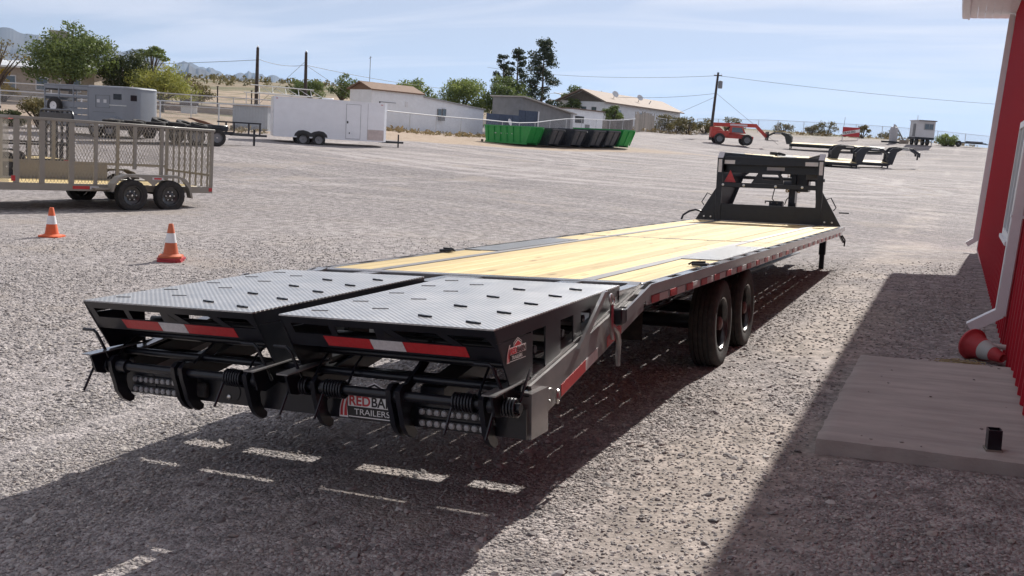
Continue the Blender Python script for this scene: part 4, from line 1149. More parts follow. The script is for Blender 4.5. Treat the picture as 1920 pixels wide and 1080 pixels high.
def black_gate_trailer():
    T3 = at_ground('utility_trailer', -19.56, 12.3, R_(76), 'black open utility trailer with a tall tailgate behind the tan mesh trailer', 'trailer')
    X0, X1, WD = -2.6, 1.5, 1.9
    MB().box(X0, X1, -.03, .04, .45, .56).build('side_rail', PAINT, T3); MB().box(X0, X1, WD-.04, WD+.03, .45, .56).build('side_rail', PAINT, T3)
    for k in range(9):
        MB().box(X0+.05, X1-.02, .06+k*.2, .06+k*.2+.192, .50, .54).build('deck_plank', PINE, T3)
    for yy in (0, WD):
        MB().box(X0, X1, yy-.02, yy+.02, .92, .97).build('rail', PAINT, T3)
        for x in (X0, X0+1.3, X1-.4):
            MB().box(x, x+.05, yy-.02, yy+.02, .56, .92).build('post', PAINT, T3)
    # gate at the right end, arched tube top
    g = MB().tube([(X1, .02, .5), (X1, .02, 1.72), (X1, .10, 1.84), (X1, .20, 1.87), (X1, WD-.2, 1.87), (X1, WD-.1, 1.84), (X1, WD-.02, 1.72), (X1, WD-.02, .5)], .035, 8).build('gate_frame', PAINT, T3)
    for k in range(5):
        yy = .35+k*.3
        MB().box(X1-.025, X1+.025, yy-.03, yy+.03, .5, 1.85).build('gate_bar', PAINT, g)
    MB().box(X1-.03, X1+.03, .05, WD-.05, 1.62, 1.80).build('gate_plate', PAINT, g)
    MB().box(X1-.02, X1+.02, .05, WD-.05, .95, 1.0).build('gate_rail', PAINT, g)
    for s, yy in ((-1, -.15), (1, WD+.15)):
        for wx in (-1.2, -.4):
            c = Vector((wx, yy, .36))
            wh = MB().lathe([(.215, .095), (.19, .04), (.12, .02), (.02, .05)], c, (0, s, 0), 18).build('wheel', RIM, T3)
            make_tyre(c, (0, s, 0), .37, .21, .215, 28, 2).build('tyre', RUBBER, wh, ang=50)
        MB().prism([(-1.7, .45), (-1.62, .72), (-1.4, .82), (-.2, .82), (.02, .72), (.1, .45), (.05, .45), (-.05, .68), (-.22, .78), (-1.38, .78), (-1.57, .68), (-1.65, .45)], 'y', *sorted((yy-.13, yy+.13))).build('fender', PAINT, T3)
    MB().box(X1-.30, X1-.10, -.033, -.0305, .47, .54).build('reflective_tape', REDTAPE, T3)
    c = Vector((-2.0, .55, 1.05))
    wh = MB().lathe([(.235, .1), (.2, .05), (.02, .05)], c, (.25, -1, 0), 18).build('spare_wheel', RIM, T3)
    make_tyre(c, (.25, -1, 0), .50, .26, .235, 30, 2).build('tyre', RUBBER, wh, ang=50)
black_gate_trailer()

HG = M('silver_grey_paint', (.235, .25, .275), .38, var=.06, vs=2, coat=.2, dirt=.1)
HG2 = M('dark_window_tint', (.018, .02, .024), .12, var=.2)
RIMG = M('grey_steel_rim', (.22, .22, .23), .45, metal=.3, var=.2, dirt=.3)
def horse_trailer():
    H = at_ground('horse_trailer', -31.4, 25.4, R_(4), 'grey livestock trailer with rounded nose, slatted rear half and spare wheel', 'trailer')
    L0, L1, WD, zb, zt = -2.5, 1.75, 1.85, .42, 2.18
    # front half closed with a rounded nose, built from a plan outline
    plan = [(-.05, 0), (1.75, 0)]
    for k in range(7):
        a = math.pi/2*k/6
        plan.append((1.75+.55*math.sin(a), .55-.55*math.cos(a)))
    for k in range(7):
        a = math.pi/2*k/6
        plan.append((1.75+.55*math.cos(a), WD-.55+.55*math.sin(a)))
    plan += [(-.05, WD)]
    MB().prism(plan, 'z', zb, zt-.10).build('front_box', HG, H)
    cx, cy = .9, WD/2
    mb = MB(); rings = []
    for s, z in ((1.012, zt-.099), (1.012, zt-.06), (.985, zt-.02), (.93, zt)):
        rings.append([(cx+(x-cx)*s if x > -.04 else x, cy+(y-cy)*s, z) for x, y in plan])
    k = len(plan)
    mb.add([p for r in rings for p in r], [(i*k+j, i*k+(j+1) % k, (i+1)*k+(j+1) % k, (i+1)*k+j) for i in range(3) for j in range(k)]+[tuple(range(3*k, 4*k))])
    mb.build('nose_roof', HG, H)
    MB().box(L0, -.06, -.012, WD+.012, zt-.085, zt-.02, .02).build('rear_roof', HG, H)
    for yy in (0, WD-.03):
        for z0, z1 in ((zb, .60), (.63, .88), (.91, 1.16), (1.19, 1.44), (1.62, 1.72), (1.96, 2.10)):
            MB().box(L0, -.06, yy+.004, yy+.03, z0, z1).build('side_slat', HG, H)
        for x in (L0, -1.70, -.90, -.10):
            MB().box(x, x+.05, yy-.008, yy+.038, zb, zt-.086).build('side_post', HG, H)
    for z0, z1 in ((zb, 1.2), (1.5, 1.62), (1.9, 2.0)):
        MB().box(L0, L0+.03, .06, WD-.06, z0, z1).build('rear_gate_slat', HG, H)
    MB().box(L0, L1, .05, WD-.05, zb-.06, zb+.02).build('floor', PAINT, H)
    wn_ = MB().box(1.30, 1.74, -.012, .01, 1.62, 1.86, .03).build('side_window', HG2, H)
    MB().obox((2.19, .22, 1.72), (.03, .26, .24), (0, 0, R_(-42)), .02).build('front_window', HG2, H)
    d = MB()
    for (x0, x1, z0, z1) in ((.35, .37, 1.25, 1.78), (1.10, 1.12, 1.25, 1.78), (.37, 1.10, 1.25, 1.265), (.37, 1.10, 1.765, 1.78)):
        d.box(x0, x1, -.012, -.002, z0, z1)
    d.build('tack_door', M('door_seam', (.14, .15, .16), .5), H)
    for x in (.42, .78):
        MB().box(x, x+.16, -.006, -.002, 1.46, 1.60, .0).build('sticker', WHTTAPE, H)
    MB().box(.22, 1.40, -.010, -.002, 1.06, 1.075).build('trim_line', MATS['door_seam'], H)
    MB().box(1.1, 2.0, -.014, -.003, 1.36, 1.40).build('chrome_strip', CHROME, H)
    MB().prism([(.2, .44), (.3, .80), (.5, .88), (1.5, .88), (1.68, .80), (1.78, .44)], 'y', -.24, -.001).build('fender', HG, H)
    for s, yy in ((-1, -.10), (1, WD+.10)):
        for wx in (.62, 1.38):
            c = Vector((wx, yy-s*0, .34))
            wh = MB().lathe([(.2, .095), (.18, .05), (.02, .04)], c+Vector((0, s*.15, 0)), (0, s, 0), 16).build('wheel', RIMG, H)
            make_tyre(c+Vector((0, s*.15, 0)), (0, s, 0), .345, .2, .2, 26, 2).build('tyre', RUBBER, wh, ang=50)
    c = Vector((-1.75, -.16, 1.22))
    wh = MB().lathe([(.19, .09), (.16, .06), (.02, .05)], c, (0, -1, 0), 18).build('spare_wheel', WHITE, H)
    make_tyre(c, (0, -1, 0), .36, .2, .19, 28, 2).build('tyre', RUBBER, wh, ang=50)
    MB().bar((2.2, WD/2, .48), (3.3, WD/2, .48), .12, .12).build('tongue', PAINT, H)
    MB().box(3.0, 3.07, WD/2-.1, WD/2-.03, .0, .7).build('jack', PAINT, H)
horse_trailer()

def tyre_trailer():
    Q = at_ground('flat_trailer', -25.3, 25.0, R_(62), 'flat black trailer loaded with loose tyres, angle-iron rail on its tongue', 'trailer')
    MB().box(-3.4, 1.7, 0, .08, .50, .62).build('side_rail', PAINT, Q); MB().box(-3.4, 1.7, 2.0, 2.08, .50, .62).build('side_rail', PAINT, Q)
    MB().box(-3.4, 1.7, .08, 2.0, .55, .61).build('deck', M('weathered_deck', (.34, .33, .32), .7, var=.2), Q)
    for wx in (.1, .95):
        for s, yy in ((-1, -.14), (1, 2.22)):
            c = Vector((wx, yy, .35))
            wh = MB().lathe([(.2, .095), (.18, .03), (.02, .03)], c, (0, s, 0), 16).build('wheel', RIMG, Q)
            make_tyre(c, (0, s, 0), .355, .21, .2, 26, 2).build('tyre', RUBBER, wh, ang=50)
    MB().box(-.35, 1.4, -.26, -.001, .74, .78).build('fender', PAINT, Q)
    MB().bar((1.7, .3, .52), (3.1, 1.04, .50), .09, .11).build('tongue', PAINT, Q); MB().bar((1.7, 1.78, .52), (3.1, 1.04, .50), .09, .11).build('tongue', PAINT, Q)
    MB().bar((3.1, 1.04, .5), (3.6, 1.04, .5), .09, .09).build('coupler', PAINT, Q)
    MB().box(3.0, 3.07, 1.0, 1.08, .0, .75).build('jack', PAINT, Q)
    for x in (1.75, 2.1, 2.75, 3.25):
        MB().box(x, x+.05, .98, 1.05, .5, .98).build('rail_post', PAINT, Q)
    MB().box(1.4, 3.32, .97, 1.06, .98, 1.04).build('rack_rail', PAINT, Q)
    MB().box(.9, 1.6, .3, 1.5, .625, .86, .02).build('tool_box', PAINT, Q)
    k = 0
    for (x, y, lift, tl) in ((-3.0, .5, 0, 0), (-2.55, 1.3, 0, .1), (-2.15, .5, 0, .03), (-1.65, 1.3, 0, .25), (-1.3, .5, 0, 0), (-.85, 1.2, .1, .3), (-.45, .5, .03, .05), (.05, 1.0, .05, .35), (.45, .5, .03, .22)):
        z = tz(-25.3, 25.0)+.74+lift
        p = Matrix.Rotation(R_(62), 3, 'Z')@Vector((x, y, 0))
        ty = empty('loose_tyre', (-25.3+p.x, 25.0+p.y, z), 0, None, 'tyre')
        sizes = (.33, .34, .36, .33, .37, .40, .36, .38, .34)
        make_tyre((0, 0, 0), (tl, .1*tl, 1), sizes[k], .21, .2, 28, 3).build('tyre_casing', RUBBER, ty, ang=50)
        ty['label'] = 'loose black tyre lying on the flat trailer deck'; ty['group'] = 'tyres on the flat trailer'
        k += 1
tyre_trailer()

RUST = M('rusty_steel', (.15, .075, .045), .85, var=.35, vs=6, bump=.3)
bp_ = at_ground('rusty_implement', -29.6, 30.4, R_(28), 'rusty brown slanted blade on short posts beyond the tyre trailer', 'farm implement')
bp_.scale = (.48, .48, .62)
mb = MB().prism([(-1.5, 1.55), (-1.1, 1.58), (.2, 1.38), (1.25, 1.10), (1.32, .98), (1.15, .92), (.0, 1.14), (-1.0, 1.44)], 'y', -.28, .28); mb.build('blade', RUST, bp_)
for x in (-.75, -.5, .45):
    MB().bar((x, 0, -.1), (x+.08, 0, 1.3-.12*(x+.8)), .09, .12, up=(0, 1, 0)).build('post', RUST, bp_)

# white enclosed cargo trailer
WALU = M('white_aluminium_skin', (.86, .87, .89), .33, var=.04, vs=2, coat=.2, dirt=.06)
def cargo():
    K = at_ground('enclosed_trailer', -27.3, 37.1, R_(42), 'white enclosed cargo trailer with side door and black tandem wheels', 'trailer', None, -.08)
    x0, x1, WD, zb, zt = -2.75, 2.95, 2.1, .42, 2.44
    MB().prism([(x0, 0), (x1, 0), (x1+.14, .16), (x1+.30, WD/2), (x1+.14, WD-.16), (x1, WD), (x0, WD)], 'z', zb, zt-.06).build('body', WALU, K, ang=20)
    MB().prism([(x0-.01, -.015), (x1, -.015), (x1+.15, .15), (x1+.31, WD/2), (x1+.15, WD-.15), (x1, WD+.015), (x0-.01, WD+.015)], 'z', zt-.059, zt).build('roof', WALU, K, ang=20)
    SEAM = M('seam_grey', (.33, .33, .34), .5)
    d = MB().box(.95, 1.68, -.012, -.001, .50, 2.26).build('side_door', WALU, K)
    mb = MB()
    for a in ((.93, .95, .48, 2.28), (1.68, 1.70, .48, 2.28), (.95, 1.68, 2.26, 2.28), (.95, 1.68, .48, .50)):
        mb.box(a[0], a[1], -.014, -.002, a[2], a[3])
    mb.build('door_frame', SEAM, d)
    MB().box(.98, 1.05, -.03, -.0125, 1.28, 1.40).build('handle', BLACKP, d)
    MB().box(1.10, 1.15, -.02, -.0125, .74, .82).build('hasp', BLACKP, d)
    for sx_ in (-2.1, -1.5, -.9, -.3, .3):
        MB().box(sx_, sx_+.008, -.004, -.001, .85 if -1.75 < sx_ < .05 else .5, zt-.09).build('panel_seam', WALU, K)
    for lx_ in (x0+.1, x1-.2):
        MB().box(lx_, lx_+.09, -.02, -.001, zt-.12, zt-.09).build('marker_lamp', REDTAPE, K)
    MB().box(2.06, 2.075, -.006, -.001, .5, zt-.08).build('panel_seam', SEAM, K)
    MB().box(2.08, x1-.02, -.008, -.001, .43, 1.02).build('stone_guard', M('stone_guard', (.55, .53, .50), .3, metal=.5), K)
    MB().box(x0, x1, -.018, -.002, zb-.02, zb+.05).build('bottom_trim', WALU, K)
    for s, yy in ((-1, .06), (1, WD-.06)):
        for wx in (-1.25, -.45):
            c = Vector((wx, yy, .335))
            wh = MB().lathe([(.2, .10), (.18, .06), (.10, .04), (.02, .06)], c+Vector((0, s*.06, 0)), (0, s, 0), 18).build('wheel', RIMG, K)
            make_tyre(c+Vector((0, s*.06, 0)), (0, s, 0), .34, .2, .2, 28, 2).build('tyre', RUBBER, wh, ang=50)
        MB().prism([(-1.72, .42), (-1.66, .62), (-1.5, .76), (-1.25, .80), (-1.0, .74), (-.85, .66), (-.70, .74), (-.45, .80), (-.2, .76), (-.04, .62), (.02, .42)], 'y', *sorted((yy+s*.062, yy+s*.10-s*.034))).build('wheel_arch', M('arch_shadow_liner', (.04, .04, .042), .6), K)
    MB().bar((x1, .4, .42), (x1+1.25, WD/2, .42), .08, .11).build('tongue', PAINT, K); MB().bar((x1, WD-.4, .42), (x1+1.25, WD/2, .42), .08, .11).build('tongue', PAINT, K)
    MB().box(x1+.95, x1+1.02, WD/2-.04, WD/2+.04, -.02, .85).build('jack', PAINT, K)
    MB().box(-.2, .35, .7, 1.3, zt, zt+.09, .02).build('roof_vent', WALU, K)
    MB().box(x0-.03, x0-.002, .1, WD-.1, zb+.05, zt-.15).build('rear_door', WALU, K)
    MB().tube([(x0-.04, .05, 1.75), (x0-.10, .05, 1.6), (x0-.2, .05, 1.1), (x0-.05, .05, .6)], .02, 6).build('door_spring_arm', WTRIM, K)
cargo()

# small red trailer at the very edge of the yard
rt = at_ground('small_red_trailer', -36.6, 24.6, R_(30), 'small red flat trailer with dark wheels beside the olive bush and fence', 'trailer')
REDP = M('worn_red_paint', (.36, .03, .035), .5, var=.2, dirt=.3)
MB().box(-1.4, 1.0, -.6, .6, .45, .62, .01).build('bed', REDP, rt)
MB().box(-1.2, .4, -.3, .3, .90, 1.0).build('load', PAINT, rt); MB().box(-.9, -.8, -.2, -.1, .62, .9).build('prop', PAINT, rt); MB().box(.1, .2, -.2, -.1, .62, .9).build('prop', PAINT, rt)
for s in (-1, 1):
    wh = MB().lathe([(.2, .09), (.1, .03), (.02, .05)], (-.5, s*.72, .36), (0, s, 0), 14).build('wheel', REDP, rt)
    make_tyre((-.5, s*.72, .36), (0, s, 0), .38, .18, .2, 24, 2).build('tyre', RUBBER, wh, ang=50)
# ------------------------------------------------------------------ houses and sheds beyond the fence
WALLW = M('white_siding', (.80, .82, .85), .6, var=.06, vs=1.5, dirt=.12)
BROOF = M('brown_shingle', (.20, .125, .085), .85, var=.25, vs=5, bump=.4, bs=20)
GREYW = M('grey_block_wall', (.22, .22, .225), .85, var=.18, vs=1.2)
DARKO = M('dark_opening', (.03, .03, .033), .6)
METR = M('pale_metal_roof', (.68, .69, .70), .35, var=.08, metal=.2)
def frame_xy(a, b):
    return math.atan2(b[1]-a[1], b[0]-a[0]), math.hypot(b[0]-a[0], b[1]-a[1])
# long white building: x along the side facing the yard, y away
a, b_ = (-45.75, 69.87), (-41.89, 84.84)
rz, L = frame_xy(a, b_)
wb = at_ground('white_workshop', a[0], a[1], rz, 'long white workshop with brown gable roof and a lower flat-roofed wing', 'building')
z1 = tz(*b_)-tz(*a)
LW = 6.6
MB().prism([(0, -.6), (LW, -.6), (LW, 3.25), (0, 3.30)], 'y', 0, 2.9).build('wall', WALLW, wb)
MB().prism([(LW+.001, -.7), (L, z1-.6), (L, z1+2.55), (LW+.001, 3.05)], 'y', .05, 2.9).build('wing_wall', WALLW, wb)
MB().prism([(LW, 3.05), (L+.15, z1+2.55), (L+.15, z1+2.66), (LW, 3.17)], 'y', -.12, 3.0).build('wing_roof', M('grey_roof_edge', (.36, .35, .34), .7), wb)
MB().prism([(-.2, 3.25), (1.45, 3.92), (3.1, 3.25), (3.1, 3.36), (1.45, 4.04), (-.2, 3.36)], 'x', -.25, LW).build('roof', BROOF, wb)
MB().prism([(0, 3.28), (2.9, 3.28), (1.45, 3.90)], 'x', -.02, .05).build('gable', BROOF, wb)
d = MB().box(1.05, 3.0, -.03, -.001, -.1, 2.25).build('roller_door', WALLW, wb)
MB().box(.93, 1.04, -.05, -.001, -.1, 2.32).build('door_jamb', DARKO, d); MB().box(1.05, 3.0, -.04, -.001, 2.26, 2.31).build('door_head', GREYW, d)
for x, z in ((8.6, 1.35), (9.25, 1.40)):
    w_ = MB().box(x, x+.52, -.06, .04, z, z+.75).build('window', GREYW, wb); MB().box(x+.06, x+.46, -.07, -.061, z+.06, z+.69).build('pane', GLASS, w_)
MB().box(8.75, 9.35, -.35, .04, 1.0, 1.33).build('air_conditioner', GREYW, wb)
MB().box(4.2, 4.55, -.06, -.001, 2.0, 2.5).build('meter_box', WTRIM, wb)
MB().tube([(1.0, 1.45, 4.0), (1.0, 1.45, 6.3)], .03, 6).build('antenna_mast', PAINT2, wb); MB().tube([(.85, 1.45, 6.1), (1.15, 1.45, 6.25)], .025, 5).build('antenna_arm', PAINT2, wb)
for i in range(22):
    x = .15+i*.72
    if x > L-.1: break
    MB().box(x, x+.02, -.004 if x < LW else .046, .052, -.4 if x < LW else z1-.4, (3.2 if x < LW else 2.95-.03*i)).build('siding_batten', WALLW, wb)
# small grey shed by the cargo trailer
gs_ = at_ground('storage_shed', -36.9, 42.2, R_(8), 'low pale grey ribbed storage shed with tan flat roof behind the cargo trailer', 'shed')
SHG = M('pale_grey_rib_wall', (.36, .39, .43), .5, var=.08, dirt=.2)
MB().box(-.9, 1.5, 0, 2.2, -.3, 1.45).build('wall', SHG, gs_)
for i in range(12):
    MB().box(-.86+i*.2, -.82+i*.2, -.02, -.001, -.2, 1.44).build('wall_rib', SHG, gs_)
MB().box(-1.0, 1.6, -.1, 2.3, 1.452, 1.53).build('roof', M('tan_roof', (.42, .30, .22), .8), gs_)
for i, dx in enumerate((-.6, .1, .9)):
    MB().ball((dx, -.2, .12), .22, 8, (1.3, .8, .8)).build('rubble_heap', GREYW, gs_)
# blue tarp screen, grey lean-to, white block building
bt = at_ground('blue_screen_fence', -39.9, 81.4, frame_xy((-39.9, 81.4), (-36.9, 87.2))[0], 'dark blue corrugated screen wall behind the dumpsters', 'wall')
for i in range(8):
    MB().box(i*.81, i*.81+.79, -.03+.02*(i % 2), .03+.02*(i % 2), -.5, 2.35+(.55 if i > 4 else 0)).build('sheet_panel', M('dark_blue_sheet', (.045, .065, .11), .55, var=.2, rnd=.15), bt)
MB().tube([(6.5, -.1, -.3), (6.5, -.1, 2.9)], .07, 6).build('post', WTRIM, bt)
MB().lathe([(.001, 0), (.2, .03), (.36, .12)], (2.6, -.3, 1.6), (.4, -.9, .3), 14).build('satellite_dish', WTRIM, bt)
a, b_ = (-38.86, 88.6), (-36.85, 96.15); rz, L = frame_xy(a, b_)
ls = at_ground('grey_lean_to', a[0], a[1], rz, 'grey block lean-to with a pale sloping roof edge', 'shed')
MB().prism([(-.8, -.5), (L, -.5), (L, 2.35), (-.8, 3.55)], 'y', 0, 4).build('wall', GREYW, ls)
MB().prism([(-1.0, 3.60), (L+.5, 2.32), (L+.5, 2.42), (-1.0, 3.72)], 'y', -.5, 4.2).build('roof', M('pale_roof_board', (.42, .39, .36), .7), ls)
a2, b2_ = b_, (-35.9, 103.26); rz, L = frame_xy(a2, b2_)
wh_ = at_ground('white_block_hut', a2[0], a2[1], rz, 'small white block hut with a dark window opening', 'building')
MB().box(0.05, L, -.3, 3.5, -.5, 2.45).build('wall', WALLW, wh_); MB().box(.0, L+.2, -.5, 3.7, 2.452, 2.58).build('roof', M('brown_roof_edge', (.16, .11, .085), .8), wh_)
MB().box(.5, 2.5, -.34, -.301, 1.0, 1.75).build('window', DARKO, wh_); MB().box(2.9, 4.0, -.33, -.301, -.2, .9).build('lower_panel', GREYW, wh_)
# gabled house
hz_ = at_ground('gable_house', -38.4, 111.4, R_(84), 'pale gabled house with brown roof and satellite dishes behind a plank fence', 'house')
HW, HL, hh = 6.2, 26.0, 3.3
MB().prism([(0, -.8), (HW, -.8), (HW, hh), (HW/2, hh+1.35), (0, hh)], 'x', 0, HL).build('wall', WALLW, hz_)
MB().prism([(-.5, hh-.12), (HW/2, hh+1.38), (HW+.5, hh-.12), (HW+.5, hh+.02), (HW/2, hh+1.54), (-.5, hh+.02)], 'x', -.6, HL+.4).build('roof', M('tan_brown_roof', (.25, .185, .145), .8, var=.2), hz_)
MB().prism([(.1, hh), (HW-.1, hh), (HW/2, hh+1.28)], 'x', -.03, -.002).build('gable', M('gable_brown', (.14, .12, .10), .8), hz_)
for y in (1.0, 2.4, 4.4):
    w_ = MB().box(-.06, -.002, y, y+.8, 1.3, 2.7).build('window', WTRIM, hz_); MB().box(-.075, -.061, y+.07, y+.73, 1.37, 2.63).build('pane', GLASS, w_)
for x in (4, 11, 18):
    w_ = MB().box(x, x+1.0, -.06, -.002, 1.4, 2.6).build('window', WTRIM, hz_); MB().box(x+.07, x+.93, -.075, -.061, 1.47, 2.53).build('pane', GLASS, w_)
for x, z in ((5, hh+.7), (13, hh+.75)):
    MB().lathe([(.001, 0), (.25, .04), (.45, .16)], (x, 1.0, z+.5), (-.5, -.7, .5), 14).build('satellite_dish', METR, hz_); MB().tube([(x, 1.2, z-.3), (x, 1.05, z+.5)], .04, 5).build('dish_mast', PAINT2, hz_)
MB().tube([(15.5, 1.0, hh), (17, 1.0, hh+1.1)], .06, 5).build('roof_stack', PAINT2, hz_)
mr_ = at_ground('metal_roof_barn', -43.5, 117.0, R_(80), 'low barn with bright metal roof behind the gabled house gable', 'building')
MB().box(0, 6, 0, 4, -.5, 3.2).build('wall', GREYW, mr_); MB().prism([(-.3, 3.21), (4.3, 4.0), (4.3, 4.1), (-.3, 3.32)], 'x', -.3, 6.3).build('roof', METR, mr_)
# weathered plank fences
WPL = M('weathered_plank', (.21, .185, .165), .85, var=.2, vs=3, rnd=.25)
def plank_fence(a, b, label, h, step, name='plank_fence'):
    rz, L = frame_xy(a, b)
    f = at_ground(name, a[0], a[1], rz, label, 'fence')
    n_ = int(L/step)
    for i in range(n_):
        x = i*step; wx, wy = a[0]+math.cos(rz)*x, a[1]+math.sin(rz)*x
        z = tz(wx, wy)-tz(*a)
        MB().box(x, x+step*.93, -.012, .012, z-.1, z+h*random.uniform(.86, 1.04)).build('plank', WPL, f)
    return f
plank_fence((-36.5, 104.8), (-33.9, 109.6), 'short brown plank fence with gaps in front of the gabled house', 1.5, .30)
plank_fence((-33.8, 109.8), (-34.2, 119.5), 'tall grey plank fence beside the gabled house', 2.4, .34)
# house at far left behind trees
hl = at_ground('long_white_house', -70.0, 50.5, R_(18), 'long low tan house with a bright white roof behind the spreading tree', 'house')
MB().box(0, 9, 0, 5, -.6, 2.6).build('wall', M('tan_stucco', (.40, .34, .28), .8), hl); MB().prism([(-.5, 2.61), (2.5, 3.15), (5.5, 2.61), (5.5, 2.75), (2.5, 3.3), (-.5, 2.75)], 'x', -.5, 9.6).build('roof', METR, hl)
for x in (1.2, 4.0, 6.8):
    w_ = MB().box(x, x+1.1, -.06, -.002, .9, 2.0).build('window', WTRIM, hl); MB().box(x+.08, x+1.02, -.075, -.061, .98, 1.92).build('pane', GLASS, w_)
# block wall, dog house, bench frame, parked pickup, ladder racks
a, b_ = (-66.5, 60.6), (-47.5, 66.5); rz, L = frame_xy(a, b_)
bw = at_ground('block_wall', a[0], a[1], rz, 'low pinkish block wall across the neighbouring yard', 'wall')
BLK = M('pink_grey_block', (.33, .26, .22), .9, var=.15, vs=2, rnd=.12)
for i in range(int(L/1.0)):
    for r_ in range(3):
        x = i*1.0+(.5 if r_ % 2 else 0); wx, wy = a[0]+math.cos(rz)*x, a[1]+math.sin(rz)*x
        z = tz(wx, wy)-tz(*a)
        MB().box(x, x+.985, -.1, .1, z-.35+.33*r_, z-.035+.33*r_).build('block', BLK, bw)
dg = at_ground('dog_house', -58.6, 60.0, R_(40), 'small white dog house with an arched black doorway under a tree', 'dog house')
MB().prism([(-.55, 0), (.55, 0), (.55, .75), (0, 1.25), (-.55, .75)], 'x', 0, 1.3).build('wall', WALLW, dg)
MB().prism([(-.7, .66), (0, 1.27), (.7, .66), (.7, .74), (0, 1.36), (-.7, .74)], 'x', -.1, 1.4).build('roof', M('dark_brown_felt', (.07, .05, .045), .8), dg)
MB().prism([(-.2, .05), (.2, .05), (.2, .45), (.12, .58), (0, .62), (-.12, .58), (-.2, .45)], 'x', 1.301, 1.31).build('doorway', BLACKP, dg)
pk = at_ground('parked_pickup', -44.6, 60.8, R_(50), 'white pickup with a cab top showing above the cargo trailer', 'pickup')
WC = M('white_car_paint', (.72, .73, .74), .25, var=.03, coat=.6)
MB().prism([(-2.6, .5), (2.5, .5), (2.6, .8), (2.5, 1.15), (1.3, 1.28), (.75, 1.92), (-.45, 1.95), (-.7, 1.28), (-2.6, 1.25)], 'y', -.9, .9).build('body', WC, pk)
for yy in (-.905, .895):
    MB().prism([(1.05, 1.32), (.68, 1.83), (.1, 1.85), (.1, 1.32)], 'y', yy, yy+.01).build('window', GLASS, pk); MB().prism([(0, 1.32), (0, 1.85), (-.4, 1.86), (-.6, 1.32)], 'y', yy, yy+.01).build('window', GLASS, pk)
MB().quad((1.29, -.75, 1.33), (1.29, .75, 1.33), (.83, .70, 1.88), (.83, -.70, 1.88)).build('windscreen', GLASS, pk)
for x in (-1.7, 1.6):
    for s in (-1, 1):
        wq = MB().lathe([(.22, .1), (.1, .08), (.02, .1)], (x, s*.82, .38), (0, s, 0), 14).build('wheel', RIMG, pk); make_tyre((x, s*.82, .38), (0, s, 0), .38, .22, .22, 22, 2).build('tyre', RUBBER, wq, ang=50)
# pipe rack frame behind the cargo trailer
pr_ = at_ground('pipe_shade_frame', -43.4, 51.5, R_(70), 'pale pipe shade frame with zigzag braces above the storage shed', 'shade frame')
PIPE = M('galvanised_pipe', (.55, .56, .57), .4, metal=.6, var=.1)
for y in (0, 1.8):
    for x in (0, 2.5, 5):
        MB().tube([(x, y, -.3), (x, y, 2.2)], .035, 6).build('post', PIPE, pr_)
    MB().tube([(-.2, y, 2.2), (5.2, y, 2.2)], .04, 6).build('rail', PIPE, pr_)
MB().tube([(-.2, .9, 2.75), (5.2, .9, 2.75)], .04, 6).build('ridge', PIPE, pr_)
for i in range(5):
    MB().tube([(i*1.1, 0, 2.2), (i*1.1+.5, .9, 2.75), (i*1.1+1.0, 0, 2.2)], .025, 5).build('brace', PIPE, pr_)
# backboard
bb = at_ground('basketball_hoop', -62.0, 50.4, R_(60), 'weathered basketball backboard in front of the white roofed house', 'basketball hoop')
MB().tube([(0, 0, -.3), (0, 0, 5.0)], .06, 6).build('pole', PIPE, bb); MB().box(-.7, .7, -.35, -.30, 4.7, 5.55).build('backboard', M('weathered_board', (.45, .40, .35), .7, var=.4, vs=3), bb)
MB().lathe([(.23+.02*math.cos(q*math.pi/3), .02*math.sin(q*math.pi/3)) for q in range(6)], (0, -.6, 4.85), (0, 0, 1), 14, close=True).build('rim', RUST, bb)

# ------------------------------------------------------------------ fences
def link_mat():
    m = bpy.data.materials.new('chain_link_wire'); m.use_nodes = True
    n, l = m.node_tree.nodes, m.node_tree.links; b = n['Principled BSDF']
    b.inputs['Base Color'].default_value = (.5, .51, .52, 1); b.inputs['Metallic'].default_value = .6; b.inputs['Roughness'].default_value = .5
    t = n.new('ShaderNodeTexCoord'); s = n.new('ShaderNodeSeparateXYZ'); l.new(t.outputs['Object'], s.inputs[0])
    outs = []
    for sg in (1, -1):
        c = n.new('ShaderNodeMath'); c.operation = 'MULTIPLY_ADD'; c.inputs[1].default_value = sg; l.new(s.outputs[2], c.inputs[0]); l.new(s.outputs[0], c.inputs[2])
        p = n.new('ShaderNodeMath'); p.operation = 'PINGPONG'; p.inputs[1].default_value = .05; l.new(c.outputs[0], p.inputs[0])
        q = n.new('ShaderNodeMath'); q.operation = 'LESS_THAN'; q.inputs[1].default_value = .0035; l.new(p.outputs[0], q.inputs[0]); outs.append(q.outputs[0])
    mx_ = n.new('ShaderNodeMath'); mx_.operation = 'MAXIMUM'; l.new(outs[0], mx_.inputs[0]); l.new(outs[1], mx_.inputs[1])
    l.new(mx_.outputs[0], b.inputs['Alpha'])
    return m
LINK = link_mat()
